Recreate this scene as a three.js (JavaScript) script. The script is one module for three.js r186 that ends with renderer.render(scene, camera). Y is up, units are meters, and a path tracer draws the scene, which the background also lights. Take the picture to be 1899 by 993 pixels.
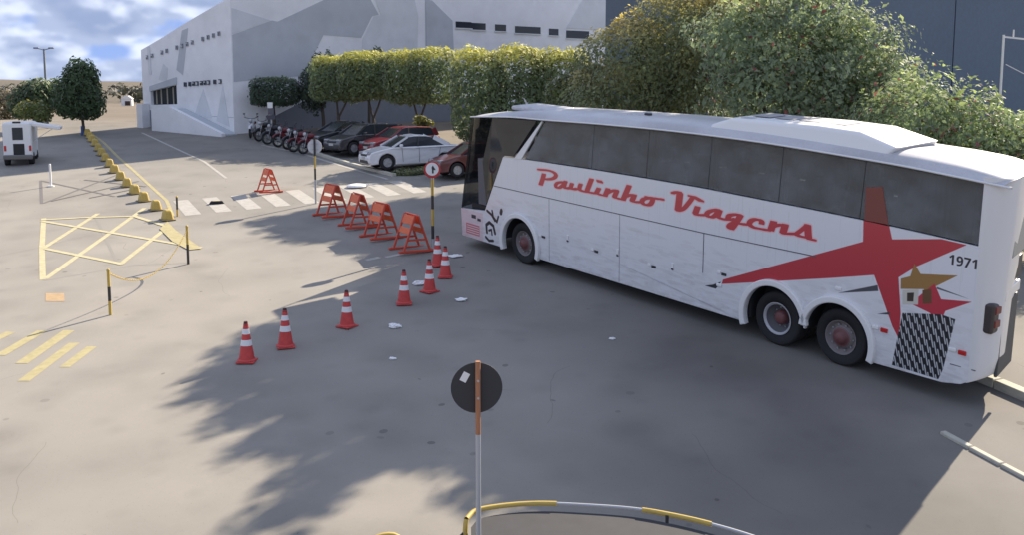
import * as THREE from 'three';
import { RoundedBoxGeometry } from 'three/addons/geometries/RoundedBoxGeometry.js';
import { mergeGeometries } from 'three/addons/utils/BufferGeometryUtils.js';

// ---------- random numbers and noise
function rng(seed) { let a = seed >>> 0; return () => { a = (a + 0x6D2B79F5) | 0; let t = Math.imul(a ^ (a >>> 15), 1 | a); t = (t + Math.imul(t ^ (t >>> 7), 61 | t)) ^ t; return ((t ^ (t >>> 14)) >>> 0) / 4294967296; }; }
function hash3(x, y, z) { let h = (Math.imul(x, 374761393) + Math.imul(y, 668265263) + Math.imul(z, 2147483647 - 58)) | 0; h = Math.imul(h ^ (h >>> 13), 1274126177); return ((h ^ (h >>> 16)) >>> 0) / 4294967296; }
function noise3(x, y, z) {
  const X = Math.floor(x), Y = Math.floor(y), Z = Math.floor(z);
  let fx = x - X, fy = y - Y, fz = z - Z;
  fx = fx * fx * (3 - 2 * fx); fy = fy * fy * (3 - 2 * fy); fz = fz * fz * (3 - 2 * fz);
  const L = (a, b, t) => a + (b - a) * t;
  return L(L(L(hash3(X, Y, Z), hash3(X + 1, Y, Z), fx), L(hash3(X, Y + 1, Z), hash3(X + 1, Y + 1, Z), fx), fy),
    L(L(hash3(X, Y, Z + 1), hash3(X + 1, Y, Z + 1), fx), L(hash3(X, Y + 1, Z + 1), hash3(X + 1, Y + 1, Z + 1), fx), fy), fz);
}
function fbm(x, y, z, o = 5) { let s = 0, a = 0.5, t = 0; for (let i = 0; i < o; i++) { s += a * noise3(x, y, z); t += a; a *= 0.5; x = x * 2.03 + 7.1; y = y * 2.03 + 3.7; z = z * 2.03 + 1.9; } return s / t; }
const clamp = (x, a = 0, b = 1) => Math.min(b, Math.max(a, x));
const sstep = (a, b, x) => { const t = clamp((x - a) / (b - a)); return t * t * (3 - 2 * t); };
const rad = THREE.MathUtils.degToRad;

// ---------- scene, camera, sky, sun, exposure
const scene = new THREE.Scene();
const CAM_Y = 6.054;
const camera = new THREE.PerspectiveCamera(30.05, 1024 / 536, 0.1, 6000);
camera.position.set(0, CAM_Y, 0);
camera.lookAt(0, CAM_Y - Math.tan(rad(7)) * 10, -10);
camera.setViewOffset(1899, 993, 0, 94.35, 1899, 993);

const SUN_AZ = rad(40.5), SUN_EL = rad(33);
const sunDir = new THREE.Vector3(Math.sin(SUN_AZ) * Math.cos(SUN_EL), Math.sin(SUN_EL), -Math.cos(SUN_AZ) * Math.cos(SUN_EL));
const sun = new THREE.DirectionalLight(new THREE.Color(1.0, 0.87, 0.69), 5);
sun.position.copy(sunDir).multiplyScalar(120);
sun.target.position.set(0, 0, -25);
sun.position.add(sun.target.position);
sun.castShadow = true; sun.shadow.mapSize.set(4096, 4096); sun.shadow.radius = 1;
Object.assign(sun.shadow.camera, { left: -70, right: 70, top: 70, bottom: -70, near: 1, far: 300 });
scene.add(sun, sun.target);

{ // sky: blue air with broken grey and white cloud, the same all round
  const W = 3072, H = 1536, data = new Float32Array(W * H * 4);
  for (let j = 0; j < H; j++) {
    const el = ((j + 0.5) / H - 0.5) * Math.PI, y = Math.sin(el), c = Math.cos(el);
    for (let i = 0; i < W; i++) {
      const az = ((i + 0.5) / W - 0.5) * 2 * Math.PI, x = Math.cos(az) * c, z = Math.sin(az) * c, k = (j * W + i) * 4;
      const t = clamp(y, 0, 1), up = Math.pow(t, 0.45);
      let r = 0.42 - 0.37 * up, g = 0.53 - 0.36 * up, b = 0.74 - 0.2 * up;
      if (y > -0.02) {
        const yy = Math.max(y, 0), st = 52 / (1 + 2.5 * yy);
        const n = fbm(x * 17 + 3.3, yy * st + 5.2, z * 17 + 8.1, 6), n2 = fbm(x * 34 + 21, yy * st * 2.2 + 2, z * 34 + 4, 5);
        const cov = sstep(0.27, 0.42, n);
        const lit = sstep(0.40, 0.62, n2), edge = 1 - sstep(0.46, 0.68, n);
        const w = clamp(0.35 * lit + 0.65 * edge * (0.4 + 0.6 * lit));
        const cr = 0.34 + 0.52 * w, cg = 0.395 + 0.47 * w, cb = 0.51 + 0.37 * w;
        r += (cr - r) * cov; g += (cg - g) * cov; b += (cb - b) * cov;
      } else { r = 0.2; g = 0.19; b = 0.18; }
      data[k] = r * 0.89; data[k + 1] = g * 0.97; data[k + 2] = b * 1.16; data[k + 3] = 1;
    }
  }
  const tex = new THREE.DataTexture(data, W, H, THREE.RGBAFormat, THREE.FloatType);
  tex.mapping = THREE.EquirectangularReflectionMapping; tex.magFilter = THREE.LinearFilter; tex.needsUpdate = true;
  scene.background = tex; scene.environment = tex;
}
const SKY_STRENGTH = 0.54;
scene.backgroundIntensity = SKY_STRENGTH; scene.environmentIntensity = SKY_STRENGTH;
const renderer = new THREE.WebGLRenderer({ antialias: true });
renderer.setSize(1024, 536);
renderer.toneMapping = THREE.LinearToneMapping;
renderer.toneMappingExposure = 2.15;
renderer.shadowMap.enabled = true;

// ---------- helpers
const names = {};
function numbered(n) { const k = names[n] = (names[n] ?? -1) + 1; return k ? `${n}_${String(k).padStart(3, '0')}` : n; }
function mesh(name, geo, mat, parent) {
  const g = Array.isArray(geo) ? merge(geo) : geo;
  const m = new THREE.Mesh(g, mat); m.name = parent === scene ? numbered(name) : name;
  m.castShadow = m.receiveShadow = true; if (parent) parent.add(m); return m;
}
function merge(list) {
  return mergeGeometries(list.map(g => { let q = g.index ? g.toNonIndexed() : g; if (!q.attributes.normal) q.computeVertexNormals(); const o = new THREE.BufferGeometry(); for (const a of ['position', 'normal', 'uv']) o.setAttribute(a, q.attributes[a] ?? new THREE.BufferAttribute(new Float32Array(q.attributes.position.count * 2), 2)); return o; }));
}
function tag(o, label, category, group) { o.userData.label = label; o.userData.category = category; if (group) o.userData.group = group; return o; }
function thing(name, label, category, pos, yaw = 0, group) {
  const o = new THREE.Group(); o.name = numbered(name); scene.add(o); o.position.copy(pos); o.rotation.y = yaw;
  return tag(o, label, category, group);
}
function copy(src, label, pos, yaw) { const o = src.clone(); o.name = numbered(src.name.replace(/_\d{3}$/, '')); o.userData = { ...src.userData, label }; scene.add(o); o.position.copy(pos); if (yaw !== undefined) o.rotation.y = yaw; return o; }
const structure = o => { o.userData.kind = 'structure'; return o; };
// the ground climbs gently away from the camera and levels off beyond fifty metres; d is the distance ahead
function gy(x, d) {
  const p = 0.013182 * clamp(x, -60, 60) + 0.098267 * Math.max(d, -25), L = 4.72, k = 0.2;
  return p > L + 3 ? L : -k * Math.log(Math.exp(-p / k) + Math.exp(-L / k));
}
const G = (x, d, h = 0) => new THREE.Vector3(x, gy(x, d) + h, -d);
const yawTo = (dx, dd) => Math.atan2(dd, dx);
const box = (w, h, d, x = 0, y = 0, z = 0) => new THREE.BoxGeometry(w, h, d).translate(x, y, z);
const rbox = (w, h, d, r, x = 0, y = 0, z = 0) => new RoundedBoxGeometry(w, h, d, 2, Math.min(r, w * 0.49, h * 0.49, d * 0.49)).translate(x, y, z);
const cyl = (r0, r1, h, x = 0, y = 0, z = 0, n = 16) => new THREE.CylinderGeometry(r1, r0, h, n).translate(x, y + h / 2, z);
function bar(a, b, w, d = w) { // square bar between two points
  const A = new THREE.Vector3(...a), B = new THREE.Vector3(...b), D = B.clone().sub(A), g = new THREE.BoxGeometry(w, D.length(), d);
  g.applyQuaternion(new THREE.Quaternion().setFromUnitVectors(new THREE.Vector3(0, 1, 0), D.clone().normalize()));
  return g.translate(...A.add(B).multiplyScalar(0.5).toArray());
}
function tube(pts, r, seg = 24, rs = 8, closed = false) { return new THREE.TubeGeometry(new THREE.CatmullRomCurve3(pts.map(p => p.isVector3 ? p : new THREE.Vector3(...p)), closed), seg, r, rs, closed); }
function taper(pts, r0, r1, rs = 8) { // limb that narrows along its points
  const c = new THREE.CatmullRomCurve3(pts.map(p => p.isVector3 ? p : new THREE.Vector3(...p))), n = 10, g = new THREE.TubeGeometry(c, n, 1, rs), pa = g.attributes.position;
  for (let i = 0; i <= n; i++) { const P = c.getPointAt(i / n), r = r0 + (r1 - r0) * i / n; for (let j = 0; j <= rs; j++) { const k = i * (rs + 1) + j; pa.setXYZ(k, P.x + (pa.getX(k) - P.x) * r, P.y + (pa.getY(k) - P.y) * r, P.z + (pa.getZ(k) - P.z) * r); } }
  return g;
}
function shape(pts) { return new THREE.Shape(pts.map(p => new THREE.Vector2(p[0], p[1]))); }
const P2 = s => s.trim().split(/\s+/).map(q => q.split(',').map(Number));
function extr(s, depth, bevel = 0, seg = 2) { return new THREE.ExtrudeGeometry(s, { depth, bevelEnabled: bevel > 0, bevelSize: bevel, bevelThickness: bevel, bevelOffset: -bevel, bevelSegments: seg, curveSegments: 24 }); }
function grid(nu, nv, f) { // surface from a function of two indices
  const p = [], uv = [], ix = [];
  for (let i = 0; i <= nu; i++) for (let j = 0; j <= nv; j++) { p.push(...f(i / nu, j / nv, i, j)); uv.push(i / nu, j / nv); }
  for (let i = 0; i < nu; i++) for (let j = 0; j < nv; j++) { const a = i * (nv + 1) + j, b = a + nv + 1; ix.push(a, b, b + 1, a, b + 1, a + 1); }
  const g = new THREE.BufferGeometry(); g.setAttribute('position', new THREE.Float32BufferAttribute(p, 3)); g.setAttribute('uv', new THREE.Float32BufferAttribute(uv, 2)); g.setIndex(ix); g.computeVertexNormals(); return g;
}
function table(str) { const p = P2(str); return u => { if (u <= p[0][0]) return p[0][1]; for (let i = 1; i < p.length; i++) if (u <= p[i][0]) { const [a, b] = p[i - 1], [c, d] = p[i]; return b + (d - b) * (u - a) / (c - a); } return p[p.length - 1][1]; }; }

// ---------- materials
const lin = (r, g, b) => new THREE.Color().setRGB(r, g, b);
function grain(n, f, seed, lo, hi, reps) { // fine tileable grey noise
  const d = new Uint8Array(n * n * 4), R = rng(seed);
  for (let j = 0; j < n; j++) for (let i = 0; i < n; i++) {
    const a = i / n, b = j / n, tile = (s) => { const A = fbm(a * s, b * s, seed, 4), B = fbm((a - 1) * s, b * s, seed, 4), C = fbm(a * s, (b - 1) * s, seed, 4), D = fbm((a - 1) * s, (b - 1) * s, seed, 4); return (A * (1 - a) + B * a) * (1 - b) + (C * (1 - a) + D * a) * b; };
    const v = lo + (hi - lo) * clamp(0.5 + (tile(f) - 0.5) * 1.6 + (R() - 0.5) * 0.35), k = (j * n + i) * 4;
    d[k] = d[k + 1] = d[k + 2] = 255 * v; d[k + 3] = 255;
  }
  const t = new THREE.DataTexture(d, n, n); t.wrapS = t.wrapT = THREE.RepeatWrapping; t.magFilter = THREE.LinearFilter; t.repeat.set(reps, reps); t.needsUpdate = true; return t;
}
const std = (c, roughness = 0.7, o = {}) => new THREE.MeshStandardMaterial({ color: c, roughness, side: THREE.DoubleSide, ...o });
function asphalt(n, tile, seed) { // worn paving: grit, patches, oil spots, tyre scuffs and hairline cracks, wrapping at its edges
  const cv = document.createElement('canvas'); cv.width = cv.height = n; const c = cv.getContext('2d'), R = rng(seed), s = n / tile;
  c.fillStyle = '#dcdcdc'; c.fillRect(0, 0, n, n);
  const wrap = (x, y, r, f) => { for (const i of [-n, 0, n]) for (const j of [-n, 0, n]) if (x + i > -r && x + i < n + r && y + j > -r && y + j < n + r) f(x + i, y + j); };
  for (let k = 0; k < 420; k++) { const r = s * (0.15 + 1.1 * R() * R()), v = R() < 0.6 ? 90 : 255, a = 0.02 + 0.05 * R(); wrap(R() * n, R() * n, r * 1.6, (x, y) => { const g = c.createRadialGradient(x, y, r * 0.2, x, y, r); g.addColorStop(0, `rgba(${v},${v},${v},${a})`); g.addColorStop(1, `rgba(${v},${v},${v},0)`); c.fillStyle = g; c.fillRect(x - r, y - r, 2 * r, 2 * r); }); }
  for (let k = 0; k < 22; k++) { const r = s * (0.015 + 0.06 * R()), a = 0.1 + 0.18 * R(); wrap(R() * n, R() * n, r * 2, (x, y) => { c.fillStyle = `rgba(50,48,46,${a})`; c.beginPath(); c.ellipse(x, y, r, r * (0.5 + 0.5 * R()), R() * 3, 0, 7); c.fill(); }); }
  for (let k = 0; k < 26000; k++) { const v = R() < 0.55 ? 70 + 60 * R() : 235 + 20 * R(), r = 0.6 + 1.5 * R(); c.fillStyle = `rgba(${v},${v},${v * 0.97},${0.10 + 0.25 * R()})`; c.fillRect(R() * n, R() * n, r, r); }
  for (let k = 0; k < 4; k++) { let x = R() * n, y = R() * n, a = R() * 6.28; c.strokeStyle = `rgba(60,57,54,${0.25 + 0.3 * R()})`; c.lineWidth = 0.8 + 0.8 * R(); c.beginPath(); c.moveTo(x, y); for (let i = 0; i < 26; i++) { a += (R() - 0.5) * 0.45; x += Math.cos(a) * s * 0.09; y += Math.sin(a) * s * 0.09; c.lineTo(x, y); } c.stroke(); }
  const t = new THREE.CanvasTexture(cv); t.colorSpace = THREE.SRGBColorSpace; t.wrapS = t.wrapT = THREE.RepeatWrapping; t.magFilter = THREE.LinearFilter; return t;
}
const grainA = grain(256, 9, 3, 0.72, 1, 1), grainB = grain(256, 5, 8, 0.8, 1, 1);
const wallTex = grainB.clone(); wallTex.repeat.set(0.35, 0.35); wallTex.needsUpdate = true;
const reflMottle = grain(256, 7, 31, 0.4, 1, 1); reflMottle.repeat.set(0.45, 0.8);  // mottled tint painted on the coach glass in place of tree reflections
const roofTex = grain(256, 5, 37, 0.66, 1, 1); roofTex.repeat.set(3, 1);
const M = {
  busRoof: new THREE.MeshPhysicalMaterial({ map: roofTex, color: lin(0.56, 0.56, 0.585), roughness: 0.45, clearcoat: 0.3, clearcoatRoughness: 0.3, side: THREE.DoubleSide }),
  bus: new THREE.MeshPhysicalMaterial({ color: lin(0.7, 0.7, 0.7), roughness: 0.32, clearcoat: 0.5, clearcoatRoughness: 0.2, side: THREE.DoubleSide }),
  glass: new THREE.MeshPhysicalMaterial({ map: reflMottle, color: lin(0.46, 0.52, 0.58), roughness: 0.05, transmission: 0.78, thickness: 0, ior: 1.5, side: THREE.DoubleSide }),
  glassDark: new THREE.MeshPhysicalMaterial({ map: reflMottle, color: lin(0.13, 0.14, 0.155), roughness: 0.06, transmission: 0.7, thickness: 0, ior: 1.5, side: THREE.DoubleSide }),
  dark: std(lin(0.02, 0.02, 0.022), 0.7), rubber: std(lin(0.018, 0.018, 0.02), 0.85), plasticBlack: std(lin(0.03, 0.03, 0.032), 0.5),
  steel: std(lin(0.5, 0.5, 0.52), 0.35, { metalness: 0.7 }), galv: std(lin(0.42, 0.43, 0.45), 0.5, { metalness: 0.3 }),
  rimRed: std(lin(0.16, 0.06, 0.06), 0.55), seam: std(lin(0.1, 0.1, 0.11), 0.6),
  white: std(lin(0.75, 0.75, 0.74), 0.5), paper: std(lin(0.8, 0.8, 0.8), 0.8),
  red: std(lin(0.45, 0.03, 0.03), 0.45), redLens: std(lin(0.5, 0.02, 0.02), 0.25), amber: std(lin(0.7, 0.25, 0.03), 0.3),
  cone: std(lin(0.62, 0.062, 0.055), 0.6, { map: grainA }), conewhite: std(lin(0.72, 0.72, 0.72), 0.5),
  orange: std(lin(0.78, 0.15, 0.045), 0.55, { map: grainA }), orangeRed: std(lin(0.62, 0.08, 0.042), 0.6, { map: grainA }),
  yellow: std(lin(0.55, 0.39, 0.09), 0.6, { map: grainA }), yellowMark: std(lin(0.53, 0.475, 0.29), 0.85, { map: grainA }), yellowFaint: std(lin(0.43, 0.375, 0.2), 0.9, { map: grainA }),
  whiteMark: std(lin(0.43, 0.41, 0.375), 0.85, { map: grainA }), orangeMark: std(lin(0.46, 0.32, 0.18), 0.9, { map: grainA }), darkMark: std(lin(0.14, 0.13, 0.13), 0.9),
  rust: std(lin(0.42, 0.19, 0.1), 0.85, { map: grainA }), signBack: std(lin(0.03, 0.03, 0.033), 0.6),
  facade: std(lin(0.85, 0.85, 0.86), 0.85, { map: wallTex }), facadeGrey: std(lin(0.52, 0.55, 0.58), 0.85, { map: wallTex }), facadeMid: std(lin(0.70, 0.72, 0.74), 0.85, { map: wallTex }),
  slate: std(lin(0.17, 0.215, 0.27), 0.8, { map: wallTex }), win: new THREE.MeshPhysicalMaterial({ color: lin(0.03, 0.035, 0.045), roughness: 0.15, side: THREE.DoubleSide }),
  concrete: std(lin(0.42, 0.41, 0.36), 0.9, { map: grainA }), kerb: std(lin(0.5, 0.48, 0.4), 0.9, { map: grainA }),
  bark: std(lin(0.09, 0.075, 0.06), 0.95, { map: grainA }), barkPale: std(lin(0.2, 0.19, 0.17), 0.95), blue: std(lin(0.03, 0.09, 0.28), 0.7),
  brown: std(lin(0.06, 0.035, 0.03), 0.8, { map: grainA }), beige: std(lin(0.4, 0.37, 0.3), 0.8),
};
const leafMat = (t = 0.35) => new THREE.MeshPhysicalMaterial({ color: 0xffffff, vertexColors: true, roughness: 0.85, transmission: t, thickness: 0, side: THREE.DoubleSide });
const LEAF = leafMat(0.6), LEAF_DENSE = leafMat(0.5);
// where the shade tree's clumps throw their shade: two stretches of road, filled with clumps on the sun's rays
const SHADE = [];
{
  const R = rng(404), inside = (P, x, y) => { let c = false; for (let i = 0, j = P.length - 1; i < P.length; j = i++) if ((P[i][1] > y) !== (P[j][1] > y) && x < (P[j][0] - P[i][0]) * (y - P[i][1]) / (P[j][1] - P[i][1]) + P[i][0]) c = !c; return c; };
  for (const [s, up] of [['-4.89,18.3 -5.05,16.02 -4.5,14.38 -3.91,13.71 -2.99,12.95 -3.28,11.63 -2.89,11.12 -2.53,11.48 -2.12,12.25 -1.32,12.62 -0.65,11.77 0.7,11.22 -0.38,13.61 -3.84,17.83', 9.5], ['-7.1,27.48 -5.5,28.75 -1.51,30.8 -1.05,24.26 -2.65,23.3 -3.27,23.3 -4.07,24.2 -5.29,25.0 -6.34,26.0', 9.7]]) {
    const P = P2(s);
    for (let x = -7.6; x < 1; x += 0.58) for (let d = 10; d < 31.5; d += 0.72) { const a = x + 0.22 + (R() - 0.5) * 0.3, b = d + (R() - 0.5) * 0.4; if (inside(P, a - 0.22, b)) SHADE.push([a, b, up + (R() - 0.5) * 0.7, 0.42 + 0.16 * R()]); }
  }
}
// lettering on the coach side: brush width and the points of each stroke, metres from the nose and above the road
const STROKES = [
  [0.065, '3.06,2.28 3.33,2.31 3.54,2.30 3.65,2.25 3.61,2.18 3.46,2.12 3.29,2.10'],
  [0.078, '3.23,2.20 3.19,2.08 3.12,1.96'],
  [0.055, '3.91,2.12 3.71,2.10 3.61,2.02 3.65,1.96 3.80,1.99 3.91,2.10'],
  [0.065, '3.95,2.14 3.88,2.02 3.98,1.99 4.10,2.03'],
  [0.065, '4.15,2.12 4.10,2.03 4.18,2.00 4.31,2.04'],
  [0.065, '4.43,2.15 4.36,2.05 4.45,2.01 4.62,2.02'],
  [0.075, '4.76,2.30 4.67,2.14 4.62,2.03'],
  [0.049, '4.62,2.03 4.76,2.01 4.89,2.03'],
  [0.071, '4.98,2.14 4.91,2.04'],
  [0.049, '4.91,2.04 5.02,2.01 5.17,2.02'],
  [0.097, '4.99,2.30 5.02,2.28'],
  [0.075, '5.25,2.17 5.17,2.02'],
  [0.055, '5.22,2.08 5.37,2.17 5.51,2.18'],
  [0.071, '5.51,2.17 5.44,2.04'],
  [0.049, '5.44,2.03 5.55,2.02 5.68,2.02'],
  [0.078, '5.85,2.32 5.77,2.17 5.69,2.02'],
  [0.058, '5.77,2.10 5.91,2.17 6.00,2.15'],
  [0.075, '6.00,2.16 5.94,2.04'],
  [0.049, '5.94,2.03 6.05,2.02 6.18,2.05'],
  [0.065, '6.48,2.17 6.30,2.15 6.20,2.08 6.23,2.02 6.37,2.01 6.48,2.07 6.50,2.16'],
  [0.042, '6.32,2.17 6.54,2.18 6.76,2.19'],
  [0.051, '7.01,2.35 7.10,2.39 7.19,2.39'],
  [0.090, '7.19,2.37 7.17,2.19 7.15,2.05'],
  [0.057, '7.15,2.04 7.25,2.06 7.38,2.18 7.49,2.32'],
  [0.084, '7.46,2.36 7.49,2.36'],
  [0.075, '7.52,2.36 7.61,2.34 7.71,2.31'],
  [0.075, '7.63,2.18 7.58,2.06'],
  [0.042, '7.58,2.04 7.70,2.04 7.83,2.07'],
  [0.060, '8.11,2.21 7.93,2.17 7.83,2.08 7.91,2.04 8.04,2.07 8.11,2.17'],
  [0.069, '8.15,2.20 8.10,2.08'],
  [0.045, '8.10,2.08 8.23,2.05 8.32,2.07'],
  [0.063, '8.59,2.20 8.40,2.18 8.33,2.10 8.40,2.06 8.51,2.11'],
  [0.069, '8.62,2.19 8.53,2.04 8.43,1.92'],
  [0.051, '8.43,1.92 8.36,1.92 8.37,1.98 8.49,2.05 8.62,2.04 8.78,2.06'],
  [0.060, '9.08,2.13 9.10,2.18 8.95,2.19 8.83,2.13 8.81,2.05 8.92,2.03'],
  [0.042, '8.92,2.03 9.07,2.03 9.24,2.04'],
  [0.075, '9.33,2.20 9.28,2.05'],
  [0.054, '9.32,2.12 9.43,2.18 9.55,2.18'],
  [0.075, '9.57,2.19 9.53,2.05'],
  [0.042, '9.53,2.04 9.65,2.05 9.80,2.08'],
  [0.042, '9.80,2.08 9.90,2.16 10.00,2.26'],
  [0.072, '10.01,2.26 10.02,2.14 10.04,2.06'],
  [0.054, '10.04,2.06 9.94,2.04 9.82,2.06'],
  [0.042, '10.04,2.04 10.15,2.04'],
];
// ================= ground, markings, kerbs
{
  const lines = (near0, near1, step, far) => { const a = []; for (let v = near0; v <= near1 + 1e-6; v += step) a.push(v); return [...far.filter(f => f < near0), ...a, ...far.filter(f => f > near1)]; };
  const xs = lines(-32, 16, 0.5, [-2500, -900, -400, -200, -120, -80, -60, -45, -38, 20, 26, 34, 45, 60, 90, 150, 300, 900, 2500]);
  const ds = lines(4, 62, 0.5, [-400, -100, -40, -25, -10, 0, 66, 72, 80, 95, 120, 160, 220, 320, 500, 900, 1600, 3000]);
  const g = grid(xs.length - 1, ds.length - 1, (a, b, i, j) => [xs[i], gy(xs[i], ds[j]), -ds[j]]);
  const uv = [], col = [];
  for (const x of xs) for (const d of ds) {
    uv.push(x / 9, d / 9);
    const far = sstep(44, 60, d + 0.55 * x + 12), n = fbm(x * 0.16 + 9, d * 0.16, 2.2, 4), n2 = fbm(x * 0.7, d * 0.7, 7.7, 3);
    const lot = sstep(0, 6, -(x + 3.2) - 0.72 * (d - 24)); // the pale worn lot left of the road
    const road = sstep(-2, 2, x + 0.66 * (d - 33) + 11.6) * sstep(33, 38, d + 0.3 * (x + 6)); const coachShade = sstep(-0.6, 4.2, x - 0.02 * d) * (1 - sstep(4.3, 5.6, x + 0.35 * (d - 14))) * (1 - sstep(22, 30, d)); const v = (1 - 0.16 * road) * (1 - 0.42 * coachShade) * (1 - 0.26 * sstep(4.3, 5.6, x + 0.35 * (d - 14)) * (1 - sstep(22, 30, d))) * 0.88 + 0.24 * (n - 0.5) + 0.22 * (n2 - 0.5);  // building shade, coach shade and right-hand corner darkening painted into the ground colour
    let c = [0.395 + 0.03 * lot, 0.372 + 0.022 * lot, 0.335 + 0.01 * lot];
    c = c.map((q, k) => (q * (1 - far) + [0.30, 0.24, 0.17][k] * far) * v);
    col.push(...c);
  }
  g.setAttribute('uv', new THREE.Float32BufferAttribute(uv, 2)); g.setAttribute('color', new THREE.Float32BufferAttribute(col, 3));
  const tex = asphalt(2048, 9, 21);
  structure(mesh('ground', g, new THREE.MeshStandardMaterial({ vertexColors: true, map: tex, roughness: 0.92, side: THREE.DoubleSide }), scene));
}
// a painted band laid on the ground along a line of points
function band(pts, w, lift = 0.004) {
  const out = []; const P = P2(pts);
  for (let i = 0; i + 1 < P.length; i++) {
    const [a, b] = [P[i], P[i + 1]], dx = b[0] - a[0], dd = b[1] - a[1], l = Math.hypot(dx, dd), nx = -dd / l * w / 2, nd = dx / l * w / 2, n = Math.max(2, Math.ceil(l / 0.8));
    const e = w / 2 / l * (P.length > 2 ? 1 : 0);
    out.push(grid(n, 1, (s, t) => { const q = -e + s * (1 + 2 * e), k = t * 2 - 1, x = a[0] + dx * q + nx * k, d = a[1] + dd * q + nd * k; return [x, gy(x, d) + lift + i * 0.0003, -d]; }));
  }
  for (const g of out) { const p = g.attributes.position, u = []; for (let i = 0; i < p.count; i++) u.push(p.getX(i) * 1.3, p.getZ(i) * 1.3); g.setAttribute('uv', new THREE.Float32BufferAttribute(u, 2)); }
  return out;
}
function patch(pts, lift = 0.004) {
  const g = new THREE.ShapeGeometry(shape(P2(pts))), p = g.attributes.position, u = [];
  for (let i = 0; i < p.count; i++) { const x = p.getX(i), d = p.getY(i); u.push(x * 1.3, d * 1.3); p.setXYZ(i, x, gy(x, d) + lift, -d); }
  g.setAttribute('uv', new THREE.Float32BufferAttribute(u, 2)); g.computeVertexNormals(); return g;
}
const mark = (name, geos, mat) => structure(mesh(name, geos, mat, scene));
mark('yellow_line', band('-9.62,28.1 -10.5,30.2 -12.0,32.9 -13.55,35.7 -15.4,39 -17.55,43 -19.3,46', 0.11), M.yellowFaint);
{ // crossed yellow box painted on the near part of the lot
  const L = [];
  let k = 0;
  for (const s of ['-13.19,27.9 -11.64,24.44 -10.36,21.71', '-10.3,21.75 -10.55,25.6 -10.8,29.1', '-11.62,24.46 -11.9,28.5', '-11.5,24.4 -9.09,22.9 -9.26,26.75', '-13.1,27.6 -7.65,24.3', '-13.1,27.75 -12.16,27.95 -10.68,28.05 -9.2,26.6'])
    L.push(...band(s, 0.13, 0.004 + 0.0016 * k++));
  mark('yellow_box_marking', L, M.yellowMark);
  k = 0; const D = [];
  for (const s of ['-16.1,34 -14.23,30.03', '-14.2,30.1 -13.85,34.85', '-16,33.9 -12.4,31', '-14.6,34 -12.0,32.6', '-14.1,30.4 -12.6,33.6', '-13.1,30.8 -12.1,32.4']) D.push(...band(s, 0.09, 0.004 + 0.0016 * k++));
  mark('grey_box_marking', D, M.darkMark);
}
mark('dark_line', [...band('-11.96,28.39 -9.32,23.2', 0.07, 0.002), ...band('-13.4,23.2 -12.37,23.8 -11.76,24.6 -11.19,25.64', 0.04, 0.002), ...band('-10.28,21.54 -8.74,22.79 -7.53,22.92', 0.04, 0.002)], std(lin(0.24, 0.225, 0.2), 0.9));  // thin dark lines drawn across the pale lot
mark('yellow_nose_marking', [patch('-9.5,27.3 -8.9,26.2 -7.6,24.2 -7.9,24.1 -8.6,25.0 -9.4,26.4', 0.018)], M.yellowFaint);
mark('faded_stripes', [...band('-8.75,18.2 -8.89,16.91', 0.2), ...band('-9.31,18.15 -9.6,16.9', 0.2), ...band('-8.25,18.2 -8.32,16.5', 0.22), ...band('-7.85,17.5 -7.9,15.7', 0.2), ...band('-7.45,17.3 -7.5,16.3', 0.18)], M.yellowFaint);
mark('orange_marking', [patch('-9.79,20.6 -9.39,20.58 -9.13,20.01 -9.53,20.03')], M.orangeMark);
{ // zebra crossing across the far road
  const L = [];
  for (let i = 0; i < 9; i++) { const t = i / 8, x = -9.6 + 6.2 * t, d = 29.2 + 2.8 * t; L.push(...band(`${x + 0.55},${d - 1.05} ${x - 0.5},${d + 1.05}`, 0.44)); }
  mark('zebra_crossing', L, M.whiteMark);
}
mark('centre_line', band('-17.07,46.2 -14.3,41.8 -11.56,37.5 -9.77,34.0', 0.1), M.whiteMark);
mark('edge_line', band('-10.37,41.6 -8.3,39.3 -6.05,36.0 -4.2,33.4', 0.12), M.whiteMark);
mark('painted_sun_patch', [...band('-3.4,22.95 -3.12,23.2', 0.16), ...band('-2.98,23.2 -2.6,23.5', 0.14)], M.whiteMark);  // pale strips painted for small sunlit patches on the road
// a kerb is a raised strip of stones along a line
function kerb(name, pts, w, h, n, label) {
  const o = thing(name, label, 'kerb', new THREE.Vector3()), c = new THREE.CatmullRomCurve3(P2(pts).map(([x, d]) => new THREE.Vector3(x, 0, -d)));
  for (let i = 0; i < n; i++) {
    const a = c.getPointAt(i / n), b = c.getPointAt((i + 1) / n), D = b.clone().sub(a), l = D.length(), g = rbox(l - 0.012, h + 0.2, w, 0.02);
    const m = mesh('kerb_stone', g, M.kerb, o), ya = gy(a.x, -a.z), yb = gy(b.x, -b.z);
    m.position.set((a.x + b.x) / 2, (ya + yb) / 2 + h / 2 - 0.1, (a.z + b.z) / 2); m.rotation.order = 'YZX'; m.rotation.y = Math.atan2(-D.z, D.x); m.rotation.z = Math.atan2(yb - ya, l);
  }
  return o;
}
kerb('pavement_kerb', '6.75,16.6 7.25,15.45 7.75,14.3 8.6,12.0 9.6,9', 0.2, 0.13, 9, 'pale concrete kerb curving out from under the coach tail');
kerb('step_kerb', '5.95,13.36 6.28,12.45 6.6,11.6 7.2,9.9', 0.1, 0.04, 7, 'low yellowish kerb strip across the sunlit pavement corner');
kerb('parking_kerb', '-4.0,33.9 -6.0,36.5 -8.2,39.8 -10.2,42.2', 0.16, 0.1, 9, 'pale kerb along the road in front of the parked motorcycles');

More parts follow.
